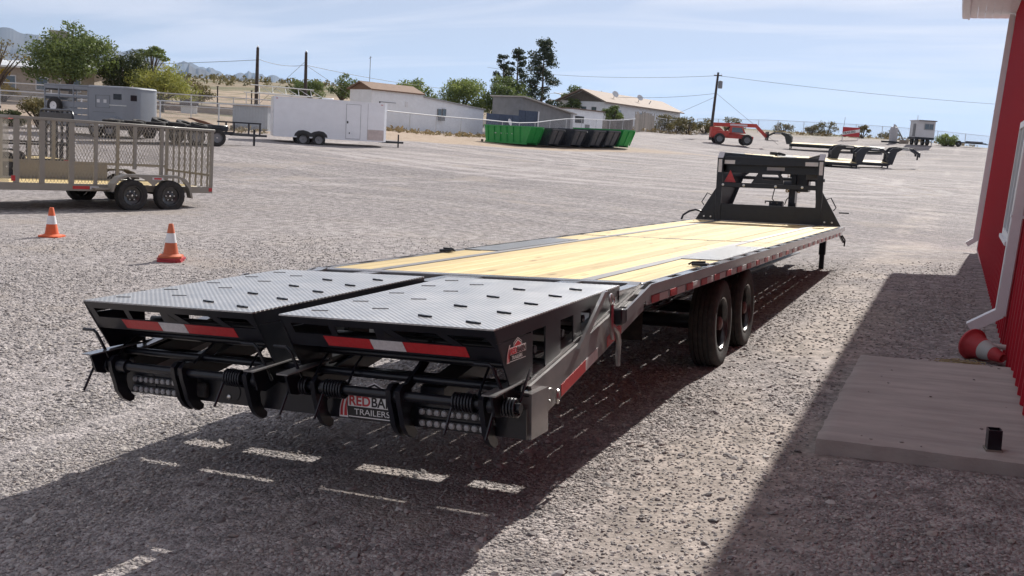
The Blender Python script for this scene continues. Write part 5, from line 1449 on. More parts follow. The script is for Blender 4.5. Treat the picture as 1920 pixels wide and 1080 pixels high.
def chain_fence(pts, h, label, step=3.0, mid=False, rad=.03, mesh=True, top=.028):
    a = pts[0]
    f = empty('chain_link_fence', (a[0], a[1], tz(*a)), 0, label, 'fence')
    for (p, q) in zip(pts[:-1], pts[1:]):
        L = math.hypot(q[0]-p[0], q[1]-p[1]); n_ = max(1, round(L/step))
        for i in range(n_):
            A_ = [p[k]+(q[k]-p[k])*i/n_ for k in (0, 1)]; B_ = [p[k]+(q[k]-p[k])*(i+1)/n_ for k in (0, 1)]
            za, zb = tz(*A_), tz(*B_)
            la = Vector((A_[0]-a[0], A_[1]-a[1], za-f.location.z)); lb = Vector((B_[0]-a[0], B_[1]-a[1], zb-f.location.z))
            MB().tube([la-Vector((0, 0, .2)), la+Vector((0, 0, h))], rad, 6).build('post', PIPE, f)
            MB().tube([la+Vector((0, 0, h)), lb+Vector((0, 0, h))], top, 6).build('rail', PIPE, f)
            if mid: MB().tube([la+Vector((0, 0, h*.5)), lb+Vector((0, 0, h*.5))], top*.8, 5).build('rail', PIPE, f)
            if mesh:
                d = lb-la; ln = d.length; ang = math.atan2(d.y, d.x)
                o = MB().add([(0, 0, .05), (ln, 0, d.z+.05), (ln, 0, d.z+h), (0, 0, h)], [(0, 1, 2, 3)]).build('wire_mesh', LINK, f, ang=0)
                o.location = la; o.rotation_euler = (0, 0, ang)
    return f
chain_fence([(-47.56, 28.95), (-41.9, 29.3), (-35.98, 34.24), (-33.07, 39.97)], 1.60, 'chain link fence with pale top rail behind the livestock trailer', 3.2, rad=.04, top=.04)
chain_fence([(-54.5, 39.2), (-44.7, 54.8), (-40.3, 54.5)], 1.65, 'chain link fence with double rails across the bare tan yard', 3.2, mid=True, rad=.04, top=.045)
chain_fence([(-40.3, 54.5), (-39.41, 61.58), (-36.41, 73.98), (-35.76, 87.71), (-33.43, 108.86)], 1.55, 'chain link fence in front of the white workshop and lean-to', 3.4, rad=.035, top=.045)
chain_fence([(-33.4, 118.0), (-33.6, 139.6), (-23.99, 152.0), (-9.0, 157.0), (6.7, 163.5), (24.0, 172.0)], 1.9, 'long wire fence along the crest behind the yard', 4.2, rad=.045, top=.03)

# ------------------------------------------------------------------ poles and wires
POLE = M('creosote_pole', (.055, .042, .035), .85, var=.3, vs=3)
def upole(x, y, top, r, lean, label, cross=False):
    p = at_ground('utility_pole', x, y, 0, label, 'utility pole')
    h = top-tz(x, y)
    MB().tube([(0, 0, -.5), (lean*h*.5, 0, h*.5), (lean*h, 0, h)], [r*1.25, r*1.1, r*.85], 8).build('shaft', POLE, p)
    if cross:
        MB().box(lean*h-.5, lean*h+.5, -.06, .06, h-.45, h-.33).build('cross_arm', POLE, p)
        MB().lathe([(.02, 0), (.26, .02), (.28, .12), (.28, .85), (.2, .95), (.02, 1.0)], (lean*h+.42, -.1, h-2.0), n=14).build('transformer', M('transformer_grey', (.20, .21, .22), .5), p)
        for s in (-1, 1):
            MB().lathe([(.03, 0), (.07, .06), (.03, .14)], (lean*h+s*.42, 0, h-.33), n=8).build('insulator', WTRIM, p)
    else:
        MB().lathe([(.04, 0), (.09, .08), (.03, .16)], (lean*h, 0, h), n=8).build('insulator', PAINT2, p)
    return Vector((x+lean*h, y, top))
t1 = upole(-56.63, 67.42, 8.55, .15, .012, 'tall bare dark utility pole behind the storage shed')
t2 = upole(-55.62, 73.47, 8.75, .15, -.008, 'dark utility pole with a wire stub behind the cargo trailer')
t3 = upole(-26.8, 119.76, 11.55, .16, .035, 'leaning utility pole with transformer behind the red telehandler', True)
for (x, y, tp_) in ((-63.4, 70.0, 5.0), (-60.5, 71.5, 4.8)):
    p = at_ground('fence_post', x, y, 0, 'thin dark post standing in the scrub near the tall bare pole', 'post', 'thin posts in the scrub')
    MB().tube([(0, 0, -.3), (0, 0, tp_-tz(x, y))], .07, 6).build('shaft', POLE, p); MB().box(-.09, .09, -.09, .09, tp_-tz(x, y), tp_-tz(x, y)+.05).build('cap', POLE, p)
WIRE = M('weathered_cable', (.12, .12, .125), .6)
def wire(a, b, sag, label, r=.022):
    pts = []
    for i in range(17):
        t = i/16; p = Vector(a).lerp(Vector(b), t); p.z -= sag*4*t*(1-t); pts.append(p)
    tag(MB().tube(pts, r, 5).build('overhead_wire', WIRE), label, 'wire')
wire(t1-Vector((0, 0, 1.0)), t2-Vector((0, 0, 1.2)), .3, 'overhead wire between the two dark poles')
wire(t2-Vector((0, 0, 1.2)), (-46, 118, 8.2), 1.0, 'overhead wire from the dark pole toward the pines')
wire(t1-Vector((0, 0, 1.1)), (-110, 62, 6.5), .8, 'overhead wire running from the tall bare pole toward the mountains')
wire(t3-Vector((0, 0, 2.6)), (-46, 118, 8.2), .6, 'service wire from the leaning pole toward the pines')
wire(t3-Vector((0, 0, .4)), (-70, 142, 13.0), .8, 'upper overhead wire from the leaning pole over the gabled house')
wire(t3-Vector((0, 0, .4)), (40, 190, 13.0), 1.2, 'upper overhead wire from the leaning pole over the white cabin')
wire(t3-Vector((0, 0, 3.0)), (-37, 122, tz(-37, 122)), .0, 'guy wire from the leaning pole down toward the gabled house', .02)
wire(t3-Vector((0, 0, 2.6)), (-19.5, 128, tz(-19.5, 128)), .0, 'guy wire from the leaning pole down toward the parked flatbeds', .02)
wire(t2-Vector((0, 0, .8)), (-60.5, 71.5, 2.9), .0, 'guy wire from the wire-stub pole down toward the scrub posts', .018)
wire(t2-Vector((0, 0, 1.2)), (-51.0, 80.0, 3.2), .0, 'guy wire from the wire-stub pole down behind the workshop gable', .018)

# ------------------------------------------------------------------ trees and shrubs
def leaf_mat(name, c, t=.25):
    m = bpy.data.materials.new(name); m.use_nodes = True
    n, l = m.node_tree.nodes, m.node_tree.links; b = n['Principled BSDF']
    b.inputs['Roughness'].default_value = .6; b.inputs['Specular IOR Level'].default_value = .3
    g = n.new('ShaderNodeNewGeometry')
    nn = n.new('ShaderNodeTexNoise'); nn.inputs['Scale'].default_value = .9; nn.inputs['Detail'].default_value = 4; l.new(g.outputs['Position'], nn.inputs['Vector'])
    mx_ = n.new('ShaderNodeMixRGB'); mx_.inputs[1].default_value = (c[0]*.65, c[1]*.7, c[2]*.7, 1); mx_.inputs[2].default_value = (min(1, c[0]*1.5), min(1, c[1]*1.35), c[2]*1.2, 1)
    r = n.new('ShaderNodeMapRange'); r.inputs[1].default_value = .3; r.inputs[2].default_value = .7; l.new(nn.outputs['Fac'], r.inputs[0]); l.new(r.outputs[0], mx_.inputs[0])
    l.new(mx_.outputs[0], b.inputs['Base Color'])
    tr = n.new('ShaderNodeBsdfTranslucent'); l.new(mx_.outputs[0], tr.inputs['Color'])
    ms = n.new('ShaderNodeMixShader'); ms.inputs[0].default_value = t
    l.new(b.outputs[0], ms.inputs[1]); l.new(tr.outputs[0], ms.inputs[2]); l.new(ms.outputs[0], n['Material Output'].inputs['Surface'])
    return m
LG = leaf_mat('leaf_green', (.12, .165, .055), .32); LD = leaf_mat('leaf_dark', (.065, .085, .036)); LY = leaf_mat('mesquite_yellow_green', (.26, .28, .075), .4)
LP = leaf_mat('pine_needles', (.05, .07, .04), .2); LO = leaf_mat('olive_scrub', (.15, .135, .06)); LB = leaf_mat('bright_shrub', (.17, .22, .07), .4)
BARK = M('bark', (.085, .062, .045), .9, var=.3, vs=8)
def leaves(rg, cen, rad, n, size, flat=1.0):
    """n leaf quads in a ragged cluster; returns verts, faces"""
    cen = np.array(cen)
    d = rg.normal(size=(n, 3)); d /= np.linalg.norm(d, axis=1)[:, None]
    r = rg.random(n)**.45
    P = cen+d*r[:, None]*np.array(rad)*(1+.12*rg.normal(size=(n, 1)))
    u = rg.normal(size=(n, 3)); u /= np.linalg.norm(u, axis=1)[:, None]
    w = rg.normal(size=(n, 3)); w -= u*(w*u).sum(1)[:, None]; w /= np.linalg.norm(w, axis=1)[:, None]
    s = size*(.55+.9*rg.random((n, 1)))
    u *= s; w *= s*.55*flat
    return np.stack([P-u, P-w*.9+u*.1, P+u, P+w], 1).reshape(-1, 3)
def tree(name, label, x, y, h, w, th, mat, seed, n=3200, size=.16, blobs=16, style='round', cat='tree', group=None, trunk_r=.16, dense=1.0):
    rg = np.random.default_rng(seed)
    t = at_ground(name, x, y, 0, label, cat, group)
    tb = MB(); blob = []
    if style == 'pine':
        tb.tube([(0, 0, -.4), (.1, 0, h*.5), (0, 0, h*.98)], [trunk_r*1.2, trunk_r*.8, .03], 7)
        z = th
        while z < h:
            k = (z-th)/(h-th); rr = w/2*(.55+.6*math.sin(math.pi*min(1, k*.85+.18)))*(1-.45*k)
            for q in range(int(4+rg.random()*3)):
                a = rg.random()*6.28; L = rr*(.55+.55*rg.random())
                p = (L*math.cos(a), L*math.sin(a), z+.35*rg.random()+.2*L)
                tb.tube([(0, 0, z-.2), (p[0]*.6, p[1]*.6, z+.0), p], [.05, .035, .02], 5)
                blob.append((p, (.30+.28*rg.random())*w*.34))
                blob.append(((p[0]*.6, p[1]*.6, p[2]-.05), .2*w*.5))
            z += h*.085
        blob.append(((0, 0, h*.97), .12*w))
    else:
        nl = 5 if style != 'shrub' else 7
        base_z = th
        if style != 'shrub':
            tb.tube([(0, 0, -.4), (.08*w*.3, 0, th*.6), (0, .05, th)], [trunk_r*1.3, trunk_r, trunk_r*.85], 8)
        for q in range(blobs):
            a = q*2.4+rg.random(); f = math.sqrt((q+.5)/blobs)
            zz = base_z+(h-base_z)*(.15+.75*rg.random()*(1-.45*f*f))
            if style == 'umbrella': zz = base_z+(h-base_z)*(.72+.22*rg.random()-.25*f*f)
            p = (w/2*f*.80*math.cos(a), w/2*f*.80*math.sin(a), zz)
            r = w*(.13+.10*rg.random())*(1.0 if style != 'umbrella' else .8)
            blob.append((p, r))
            if q % max(1, blobs//9) == 0 or style == 'umbrella':
                s0 = (0, 0, base_z*.8) if style != 'shrub' else (.1*math.cos(a), .1*math.sin(a), -.1)
                tb.tube([s0, (p[0]*.5, p[1]*.5, (s0[2]+p[2])*.55), p], [trunk_r*.6, trunk_r*.35, .02], 5)
    V = []
    tot = sum(r**2 for _, r in blob)
    for p, r in blob:
        V.append(leaves(rg, p, (r, r, r*(.72 if style != 'umbrella' else .4)), max(8, int(2.1*n*dense*r*r/tot)), size*.66))
    V = np.concatenate(V); nq = len(V)//4
    me = bpy.data.meshes.new('crown'); me.from_pydata(V.tolist(), [], np.arange(nq*4).reshape(-1, 4).tolist()); me.materials.append(mat)
    cr_ = bpy.data.objects.new('crown', me); col.objects.link(cr_); cr_.parent = t
    if tb.v: tb.build('trunk' if style != 'shrub' else 'stems', BARK, t)
    return t
tree('broadleaf_tree', 'largest dark green spreading tree behind the livestock trailer', -59.7, 49.3, 6.4, 6.6, 1.6, LG, 1, 5200, .17, 30)
tree('broadleaf_tree', 'dark olive tree between the biggest spreading tree and the mesquite', -58.2, 53.3, 4.8, 4.2, 1.1, LD, 2, 3000, .15, 18)
tree('broadleaf_tree', 'sparse flat-topped tree with open crown above the mesquite', -62.0, 60.0, 5.6, 3.4, 2.6, LG, 3, 800, .15, 13, 'umbrella')
tree('mesquite_tree', 'yellow-green mesquite tree over the dog house', -55.6, 54.6, 3.6, 5.4, .9, LY, 4, 3600, .13, 22)
tree('broadleaf_tree', 'low dull green bushy tree between the mesquite and the thin posts', -64.5, 68.0, 2.6, 3.4, .4, LO, 5, 1500, .13, 14)
tree('broadleaf_tree', 'dark tree rising behind the white roofed house', -66.5, 57.0, 6.0, 5.0, 1.4, LD, 6, 2600, .18, 18)
tree('bare_tree', 'thin leafless-looking tree by the chain link fence near the red trailer', -46.5, 32.3, 4.9, 4.4, 1.2, LO, 7, 420, .09, 22, 'umbrella')
tree('yellow_shrub', 'yellow flowering shrub in front of the white roofed house', -61.0, 44.5, 2.3, 2.6, .2, leaf_mat('yellow_bloom', (.34, .25, .02)), 8, 900, .13, 10, 'shrub', 'shrub')
tree('olive_shrub', 'olive bush beside the livestock trailer', -36.6, 27.4, 1.5, 2.2, .1, LO, 9, 1700, .08, 14, 'shrub', 'shrub')
tree('olive_shrub', 'low dark bush beside the small red trailer', -38.0, 26.9, .9, 1.3, .05, LD, 10, 700, .08, 9, 'shrub', 'shrub')
tree('desert_tree', 'round green tree behind the cargo trailer between the two dark poles', -64.5, 86.0, 3.6, 4.2, .8, LG, 11, 1700, .16, 14)
tree('desert_tree', 'airy green tree between the second pole and the workshop gable', -58.3, 83.5, 3.9, 3.4, 1.0, LG, 12, 1000, .16, 12)
tree('desert_tree', 'small tree top showing over the workshop roof', -64.0, 108.0, 3.8, 3.2, .8, LG, 13, 900, .18, 10)
tree('broadleaf_tree', 'wide light green tree behind the wing of the workshop, beside the pines', -49.0, 93.5, 6.0, 6.2, 1.0, LB, 14, 3200, .19, 22)
tree('broadleaf_tree', 'light green tree beside the pines above the dumpsters', -45.6, 97.5, 6.2, 6.2, 1.0, LG, 15, 3200, .19, 22)
tree('broadleaf_tree', 'shorter green tree behind the workshop wing', -53.5, 91.0, 5.0, 5.0, .8, LB, 16, 2200, .18, 16)
tree('pine_tree', 'tall dark pine, bushiest and highest of the group', -44.8, 106.2, 9.6, 4.6, 1.4, LP, 17, 3800, .20, style='pine')
tree('pine_tree', 'slimmer dark pine standing next to the tallest pine', -48.6, 107.0, 8.8, 2.9, 2.4, LP, 18, 1700, .19, style='pine')
tree('pine_tree', 'thinnest and shortest pine of the group, on the workshop side', -51.2, 108.5, 8.2, 2.6, 2.8, LP, 19, 1300, .19, style='pine')
tree('broadleaf_tree', 'rounded green tree between the pines and the gabled house', -43.0, 113.0, 5.0, 4.6, 1.0, LG, 20, 2200, .20, 16)
tree('broadleaf_tree', 'green tree behind the bright metal barn roof', -44.5, 127.0, 6.0, 4.0, 1.0, LG, 21, 1500, .22, 12)
tree('broadleaf_tree', 'leafy tree in front of the gabled house windows', -36.3, 108.9, 3.6, 2.8, .8, LG, 22, 1200, .17, 12)
tree('dry_tree', 'tan dried cypress beside the rounded green tree', -44.6, 108.8, 4.5, 1.6, .3, leaf_mat('dry_tan_leaf', (.26, .19, .11)), 23, 900, .16, 10)
tree('round_shrub', 'bright green shrub between the white cabin and low flat trailer', .5, 135.6, 1.9, 3.0, .1, LB, 24, 900, .14, 12, 'shrub', 'shrub')
rg_ = random.Random(5)
for k, (x, y, h, w) in enumerate(((-34.0, 123.0, 3.0, 3.4), (-33.5, 127.5, 2.6, 3.6), (-33.0, 132.0, 3.0, 3.6), (-31.8, 137.0, 2.4, 3.6), (-29.2, 143.0, 2.6, 3.6))):
    tree('dry_scrub_bush', 'dry olive scrub bush along the fence beside the gabled house', x, y, h, w, .1, LO, 40+k, 700, .18, 9, 'shrub', 'shrub', 'scrub bushes along the fence')
for k, (x, y, h, w) in enumerate(((-16.8, 153.5, 2.2, 4.0), (-19.2, 155.0, 1.5, 3.0), (-11.3, 151.5, 2.2, 2.4), (-8.0, 158.0, 1.4, 3.6), (-24.0, 157.0, 1.6, 3.6))):
    tree('grey_brush', 'greyish brush growing on the rise near the trailers sign', x, y, h, w, .1, LO, 60+k, 520, .17, 8, 'shrub', 'shrub', 'brush on the rise')
# ------------------------------------------------------------------ dumpsters
GREEN = M('bright_green_paint', (.015, .30, .06), .4, var=.12, vs=2, dirt=.12)
NAVY = M('black_dumpster_paint', (.020, .026, .038), .45, var=.2, vs=2, dirt=.2)
def dumpster(x, y, rz, mat, label):
    d = at_ground('dumpster', x, y, rz, label, 'dumpster', None)
    L, W_, H = 6.0, .98, 1.28 if mat is GREEN else 1.20
    vs = [(0, -W_/2, .12), (L-.55, -W_/2, .12), (L, -W_/2-.1, H), (-.1, -W_/2-.1, H), (0, W_/2, .12), (L-.55, W_/2, .12), (L, W_/2+.1, H), (-.1, W_/2+.1, H)]
    t = .06
    iv = [(0+t, -W_/2+t, .18), (L-.6, -W_/2+t, .18), (L-t, -W_/2-.1+t, H), (-.1+t, -W_/2-.1+t, H), (0+t, W_/2-t, .18), (L-.6, W_/2-t, .18), (L-t, W_/2+.1-t, H), (-.1+t, W_/2+.1-t, H)]
    mb = MB().add(vs+iv, [(0, 1, 2, 3), (4, 7, 6, 5), (0, 3, 7, 4), (1, 5, 6, 2), (0, 4, 5, 1), (8, 11, 10, 9), (12, 13, 14, 15), (8, 12, 15, 11), (9, 10, 14, 13), (8, 9, 13, 12), (3, 2, 10, 11), (2, 6, 14, 10), (6, 7, 15, 14), (7, 3, 11, 15)])
    mb.build('tub', mat, d, ang=20)
    for s in (-1, 1):
        MB().bar((-.15, s*(W_/2+.1), H+.04), (L+.02, s*(W_/2+.1), H+.04), .12, .09).build('top_rail', mat, d)
        for k in range(6):
            xx = .35+k*.85
            MB().bar((xx, s*(W_/2+.02), .14), (xx, s*(W_/2+.13), H), .09, .07, up=(1, 0, 0)).build('side_rib', mat, d)
        MB().box(.0, L-.6, s*.5-.07, s*.5+.07, .0, .119).build('skid', mat, d)
        for k in (1, 2, 3, 4):
            MB().box(.55+k*.75, .75+k*.75, s*(W_/2+.075)-.012, s*(W_/2+.075)+.012, .72, .78).build('reflector', WHTTAPE, d)
    MB().bar((L+.0, -W_/2-.1, H+.04), (L+.0, W_/2+.1, H+.04), .12, .10).build('front_lip', mat if mat is GREEN else MATS['grey_plastic'], d)
    if mat is NAVY:
        MB().hull8([(L-.545, -W_/2+.05, .14), (L-.545, W_/2-.05, .14), (L-.003, W_/2+.03, H-.04), (L-.003, -W_/2-.03, H-.04), (L-.525, -W_/2+.05, .14), (L-.525, W_/2-.05, .14), (L+.017, W_/2+.03, H-.04), (L+.017, -W_/2-.03, H-.04)]).build('end_panel', M('dusty_end_panel', (.10, .105, .115), .6, var=.3, vs=2, dirt=.3), d)
    for k in range(3):
        MB().bar((L-.53, -.6+k*.6, .16), (L+.03, -.6+k*.6, H-.02), .09, .07, up=(0, 1, 0)).build('end_rib', mat, d)
    for yy in (-.9, .9):
        MB().lathe([(.1, -.06), (.1, .06)], (.1, yy, .10), (0, 1, 0), 12).build('roller', RUBBER, d)
lb = ['bright green open dumpster at the workshop end of the row', 'first black dumpster beside the green one at the workshop end', 'second black dumpster of the row counted from the workshop end',
      'third black dumpster of the row counted from the workshop end', 'black dumpster beside the green one at the telehandler end', 'green dumpster at the telehandler end of the row']
ends = [(-26.47, 62.83), (-25.2, 63.97), (-23.83, 65.15), (-22.7, 66.3), (-21.9, 67.4), (-21.1, 68.6)]
for i, (ex, ey) in enumerate(ends):
    dumpster(ex-.874*6.0, ey+.485*6.0, R_(-29), GREEN if i in (0, 5) else NAVY, lb[i])

# ------------------------------------------------------------------ telehandler
RT = M('telehandler_red', (.50, .045, .03), .42, var=.12, vs=2, dirt=.25)
def telehandler():
    t = at_ground('telehandler', -22.0, 110.6, R_(22), 'red telehandler with its boom forward and forks lowered', 'telehandler')
    MB().prism([(-2.6, .75), (-2.6, 1.95), (-1.7, 1.95), (-.9, 1.35), (1.0, 1.25), (2.3, 1.05), (2.3, .75)], 'y', -.75, .75).build('chassis', RT, t)
    MB().prism([(-.5, 1.3), (-.45, 2.1), (.9, 2.1), (1.35, 1.35)], 'y', -1.0, -.35).build('cab', RT, t)
    MB().prism([(-.3, 1.42), (-.28, 2.0), (.8, 2.0), (1.1, 1.42)], 'y', -1.01, -1.002).build('cab_window', GLASS, t)
    MB().box(-2.65, -.6, -.95, -.751, .85, 1.55, .05).build('engine_cover', RT, t)
    MB().box(-2.3, -.9, .751, 1.0, .7, 1.4, .05).build('fuel_tank', RT, t)
    bo = MB().bar((-2.3, .15, 2.25), (2.7, .15, 2.35), .45, .42).build('boom', RT, t)
    MB().bar((2.6, .15, 2.38), (3.95, .15, 1.15), .34, .30, up=(0, 1, 0)).build('boom_head', RT, bo)
    MB().tube([(-1.2, .15, 1.3), (-.3, .15, 2.1)], .09, 8).build('lift_cylinder', PAINT, bo)
    MB().box(-.4, 1.6, -.079, -.076, 2.20, 2.42).build('boom_lettering_panel', WHTTAPE, bo)
    fk = MB().box(3.95, 4.08, -.55, .85, .75, 1.75).build('fork_carriage', PAINT, t)
    for y in (-.35, .65):
        MB().box(4.08, 5.3, y-.06, y+.06, .72, .78).build('fork', PAINT, fk)
    for x in (-1.65, 1.55):
        for s in (-1, 1):
            c = Vector((x, s*.98, .62))
            w_ = MB().lathe([(.36, .17), (.33, .08), (.15, .04), (.14, .12), (.02, .12)], c, (0, s, 0), 18).build('wheel', RIMG, t)
            make_tyre(c, (0, s, 0), .64, .42, .36, 24, 2, .03).build('tyre', RUBBER, w_, ang=40)
telehandler()

# ------------------------------------------------------------------ other gooseneck flatbeds parked at the back
def far_flatbed(x, y, rz, label, mat, L=10.5, q=.36):
    f = at_ground('parked_flatbed', x, y, rz, label, 'trailer')
    f.rotation_euler = (R_(4.5) if math.cos(rz) > 0 else R_(-4.5), 0, rz)
    # x = 0 at the upright, deck runs to -L, neck reaches forward
    for s in (-1, 1):
        MB().box(-L, 0, s*1.25-.05, s*1.25+.05, .74-q, .92-q).build('side_rail', mat, f)
        MB().box(-L, .1, s*.45-.06, s*.45+.06, .45-q*.7, .739-q).build('main_beam', mat, f)
        poly = [(-.15, .74-q), (-.15, 1.55), (.25, 1.98), (.9, 2.10), (2.25, 2.05), (3.0, 1.62), (3.0, 1.25), (2.85, 1.25), (2.8, 1.5), (2.15, 1.84), (1.15, 1.86), (.75, 1.6), (.45, .74-q)]
        MB().prism(poly, 'y', s*.55-.06, s*.55+.06).build('neck_beam', mat, f)
        for z in (1.93,):
            MB().box(1.2, 1.95, s*.55-.064 if s < 0 else s*.55+.061, s*.55-.061 if s < 0 else s*.55+.064, 1.90, 1.99).build('decal', WHTTAPE, f)
        MB().box(-.12, .0, s*.85-.06, s*.85+.06, .0, .80).build('jack_leg', mat, f)
        MB().box(-.22, .1, s*.85-.14, s*.85+.14, -.04, .02).build('jack_foot', mat, f)
        for wx in (-L+2.4, -L+3.3):
            c = Vector((wx, s*1.0, .38-q*.25))
            w_ = MB().lathe([(.22, .1), (.2, -.02), (.02, -.02)], c, (0, s, 0), 14).build('wheel', RIM, f)
            make_tyre(c, (0, s, 0), .385-q*.25, .24, .22, 22, 2).build('tyre', RUBBER, w_, ang=50)
    for k in range(7):
        MB().box(-L+1.6, -.16, -1.18+k*.338, -1.18+k*.338+.328, .88-q, .928-q).build('deck_plank', PINE, f)
    for r_ in (-1, 1):
        MB().prism([(-L-.2, .93-q), (-L+1.55, .94-q), (-L+1.55, .86-q), (-L-.1, .68-q)], 'y', r_*.62-.55, r_*.62+.55).build('ramp', mat, f)
    MB().box(2.8, 3.02, -.55, .55, 1.5, 1.7).build('nose', mat, f)
    MB().box(2.88, 3.0, -.06, .06, .95, 1.5).build('coupler', mat, f)
    MB().box(-.1, .05, -.6, .6, 1.1, 1.5).build('headboard', mat, f)
    return f
FP = M('flatbed_black_paint', (.020, .022, .030), .45, var=.2, vs=2)
FG = M('flatbed_dark_green_paint', (.035, .042, .04), .5, var=.2, vs=2)
far_flatbed(-4.0, 98.3, R_(21), 'dark parked flatbed whose gooseneck sticks out toward the white cabin side', FP)
far_flatbed(-6.6, 95.2, R_(21), 'low dark flatbed parked in front of the other parked goosenecks', FP)
far_flatbed(-9.2, 97.6, R_(21), 'dark parked flatbed at the telehandler end of the parked goosenecks', FP, 10.0)
far_flatbed(-17.3, 123.5, R_(180+3), 'greenish flatbed with its gooseneck pointing toward the telehandler forks', FG, 11.0, .05)
for k, (x, y) in enumerate(((-14.3, 94.6), (-13.6, 95.0))):
    ty = empty('spare_tyre', (x, y, tz(x, y)+.70), 0, 'black tyre lying on a parked flatbed deck behind the main headboard', 'tyre', 'tyres on the parked flatbeds')
    make_tyre((0, 0, 0), (.2*k, .1, 1), .40, .24, .22, 24, 2).build('tyre_casing', RUBBER, ty, ang=50)

# ------------------------------------------------------------------ sign, hopper, cabin, flat trailer on the rise
sg = at_ground('trailer_sign', -11.9, 140.8, R_(24), 'red billboard with a slanted white band reading TRAILERS', 'sign')
MB().box(-1.2, 1.2, -.03, .03, .45, 1.75).build('panel', M('sign_red', (.45, .03, .035), .5, var=.1), sg)
MB().prism([(-1.2, .62), (1.2, 1.12), (1.2, 1.55), (-1.2, 1.05)], 'y', -.036, -.0305).build('band', WHITE, sg)
MB().add([(-1.2, -.035, 1.60), (-.1, -.035, 1.60), (-.1, -.035, 1.72), (-1.2, -.035, 1.72)], [(0, 1, 2, 3)]).build('band', LOGORED, sg, ang=0)
text_mesh('TRAILERS', .42, 'lettering', BLACKP, sg, Matrix.Translation((-1.12, -.038, .72)) @ Matrix.Rotation(R_(90), 4, 'X') @ Matrix.Rotation(R_(11.5), 4, 'Z'), .001, None, 1.02, .012)
for x in (-1.1, 1.1):
    MB().box(x-.05, x+.05, .031, .11, -.3, 1.8).build('post', WTRIM, sg)
MB().tube([(-1.15, .1, .0), (-1.0, .1, 3.1)], .03, 5).build('whip_pole', PAINT2, sg)
hp = at_ground('feed_hopper', -5.9, 134.9, R_(20), 'pale cylindrical hopper tank with a diagonal auger pipe', 'hopper')
HP = M('pale_grey_tank', (.42, .41, .42), .6, var=.1)
MB().lathe([(.01, -.3), (.52, -.3), (.52, 1.75), (.42, 1.98), (.14, 2.08), (.12, 2.35), (.01, 2.35)], (0, 0, 0), n=18).build('tank', HP, hp)
MB().tube([(.15, 0, 2.2), (1.35, 0, .35)], .1, 8).build('auger', M('auger_grey', (.22, .22, .22), .6), hp); MB().box(.95, 1.95, -.4, .4, -.2, .38).build('intake_box', M('rust_grey_box', (.24, .2, .17), .8), hp)
MB().box(-1.7, .6, -.9, -.6, -.1, .12).build('skid_beam', PAINT, hp)
cb = at_ground('site_cabin', -1.9, 131.9, R_(24), 'white boxy cabin with a front window raised on dark wheels', 'cabin')
CW = M('cabin_white', (.60, .60, .61), .55, var=.07, dirt=.15)
MB().box(-1.05, 1.15, 0, 2.6, 1.0, 3.05).build('body', CW, cb); MB().box(-1.15, 1.25, -.25, 2.7, 3.051, 3.16).build('roof', CW, cb)
MB().box(-1.1, 1.2, -.27, -.251, 3.03, 3.14).build('roof_edge', M('roof_edge_brown', (.12, .09, .07), .7), cb)
w_ = MB().box(-.25, .95, -.05, -.001, 1.95, 2.75).build('window', M('window_frame_grey', (.3, .3, .3), .5), cb)
MB().box(-.17, .32, -.06, -.051, 2.03, 2.67).build('pane', GLASS, w_); MB().box(.38, .87, -.06, -.051, 2.03, 2.67).build('pane', GLASS, w_)
MB().box(-1.09, -1.051, .7, 1.5, 1.1, 2.7).build('door', GREYW, cb); MB().tube([(-.9, .8, 3.1), (-.9, .8, 3.75)], .04, 6).build('stove_pipe', PIPE, cb)
MB().box(-1.2, 1.2, .1, 2.7, .72, .999).build('chassis', PAINT, cb)
for x in (-.85, .55):
    for y in (.5, 2.0):
        wq = MB().lathe([(.2, .1), (.02, .08)], (x, y, .42), (-1, 0, 0), 12).build('wheel', RIM, cb); make_tyre((x, y, .42), (-1, 0, 0), .44, .26, .2, 18, 2).build('tyre', RUBBER, wq, ang=50)
MB().box(.95, 1.05, .15, .25, -.1, .72).build('leg', PIPE, cb)
ft = at_ground('low_flat_trailer', 2.2, 138.3, R_(30), 'low dark flat trailer on the rise beside the bright green shrub', 'trailer')
MB().box(-2.0, 3.2, -.9, .9, .45, .60).build('bed', PAINT, ft); MB().box(1.0, 3.0, -.4, .4, .601, .78).build('load', GREYW, ft)
for x in (-1.5, -.7):
    for s in (-1, 1):
        wq = MB().lathe([(.18, .1), (.02, .06)], (x, s*.95, .36), (0, s, 0), 12).build('wheel', RIM, ft); make_tyre((x, s*.95, .36), (0, s, 0), .40, .22, .18, 18, 2).build('tyre', RUBBER, wq, ang=50)
MB().bar((3.2, 0, .5), (4.6, 0, .45), .12, .1).build('tongue', PAINT, ft)

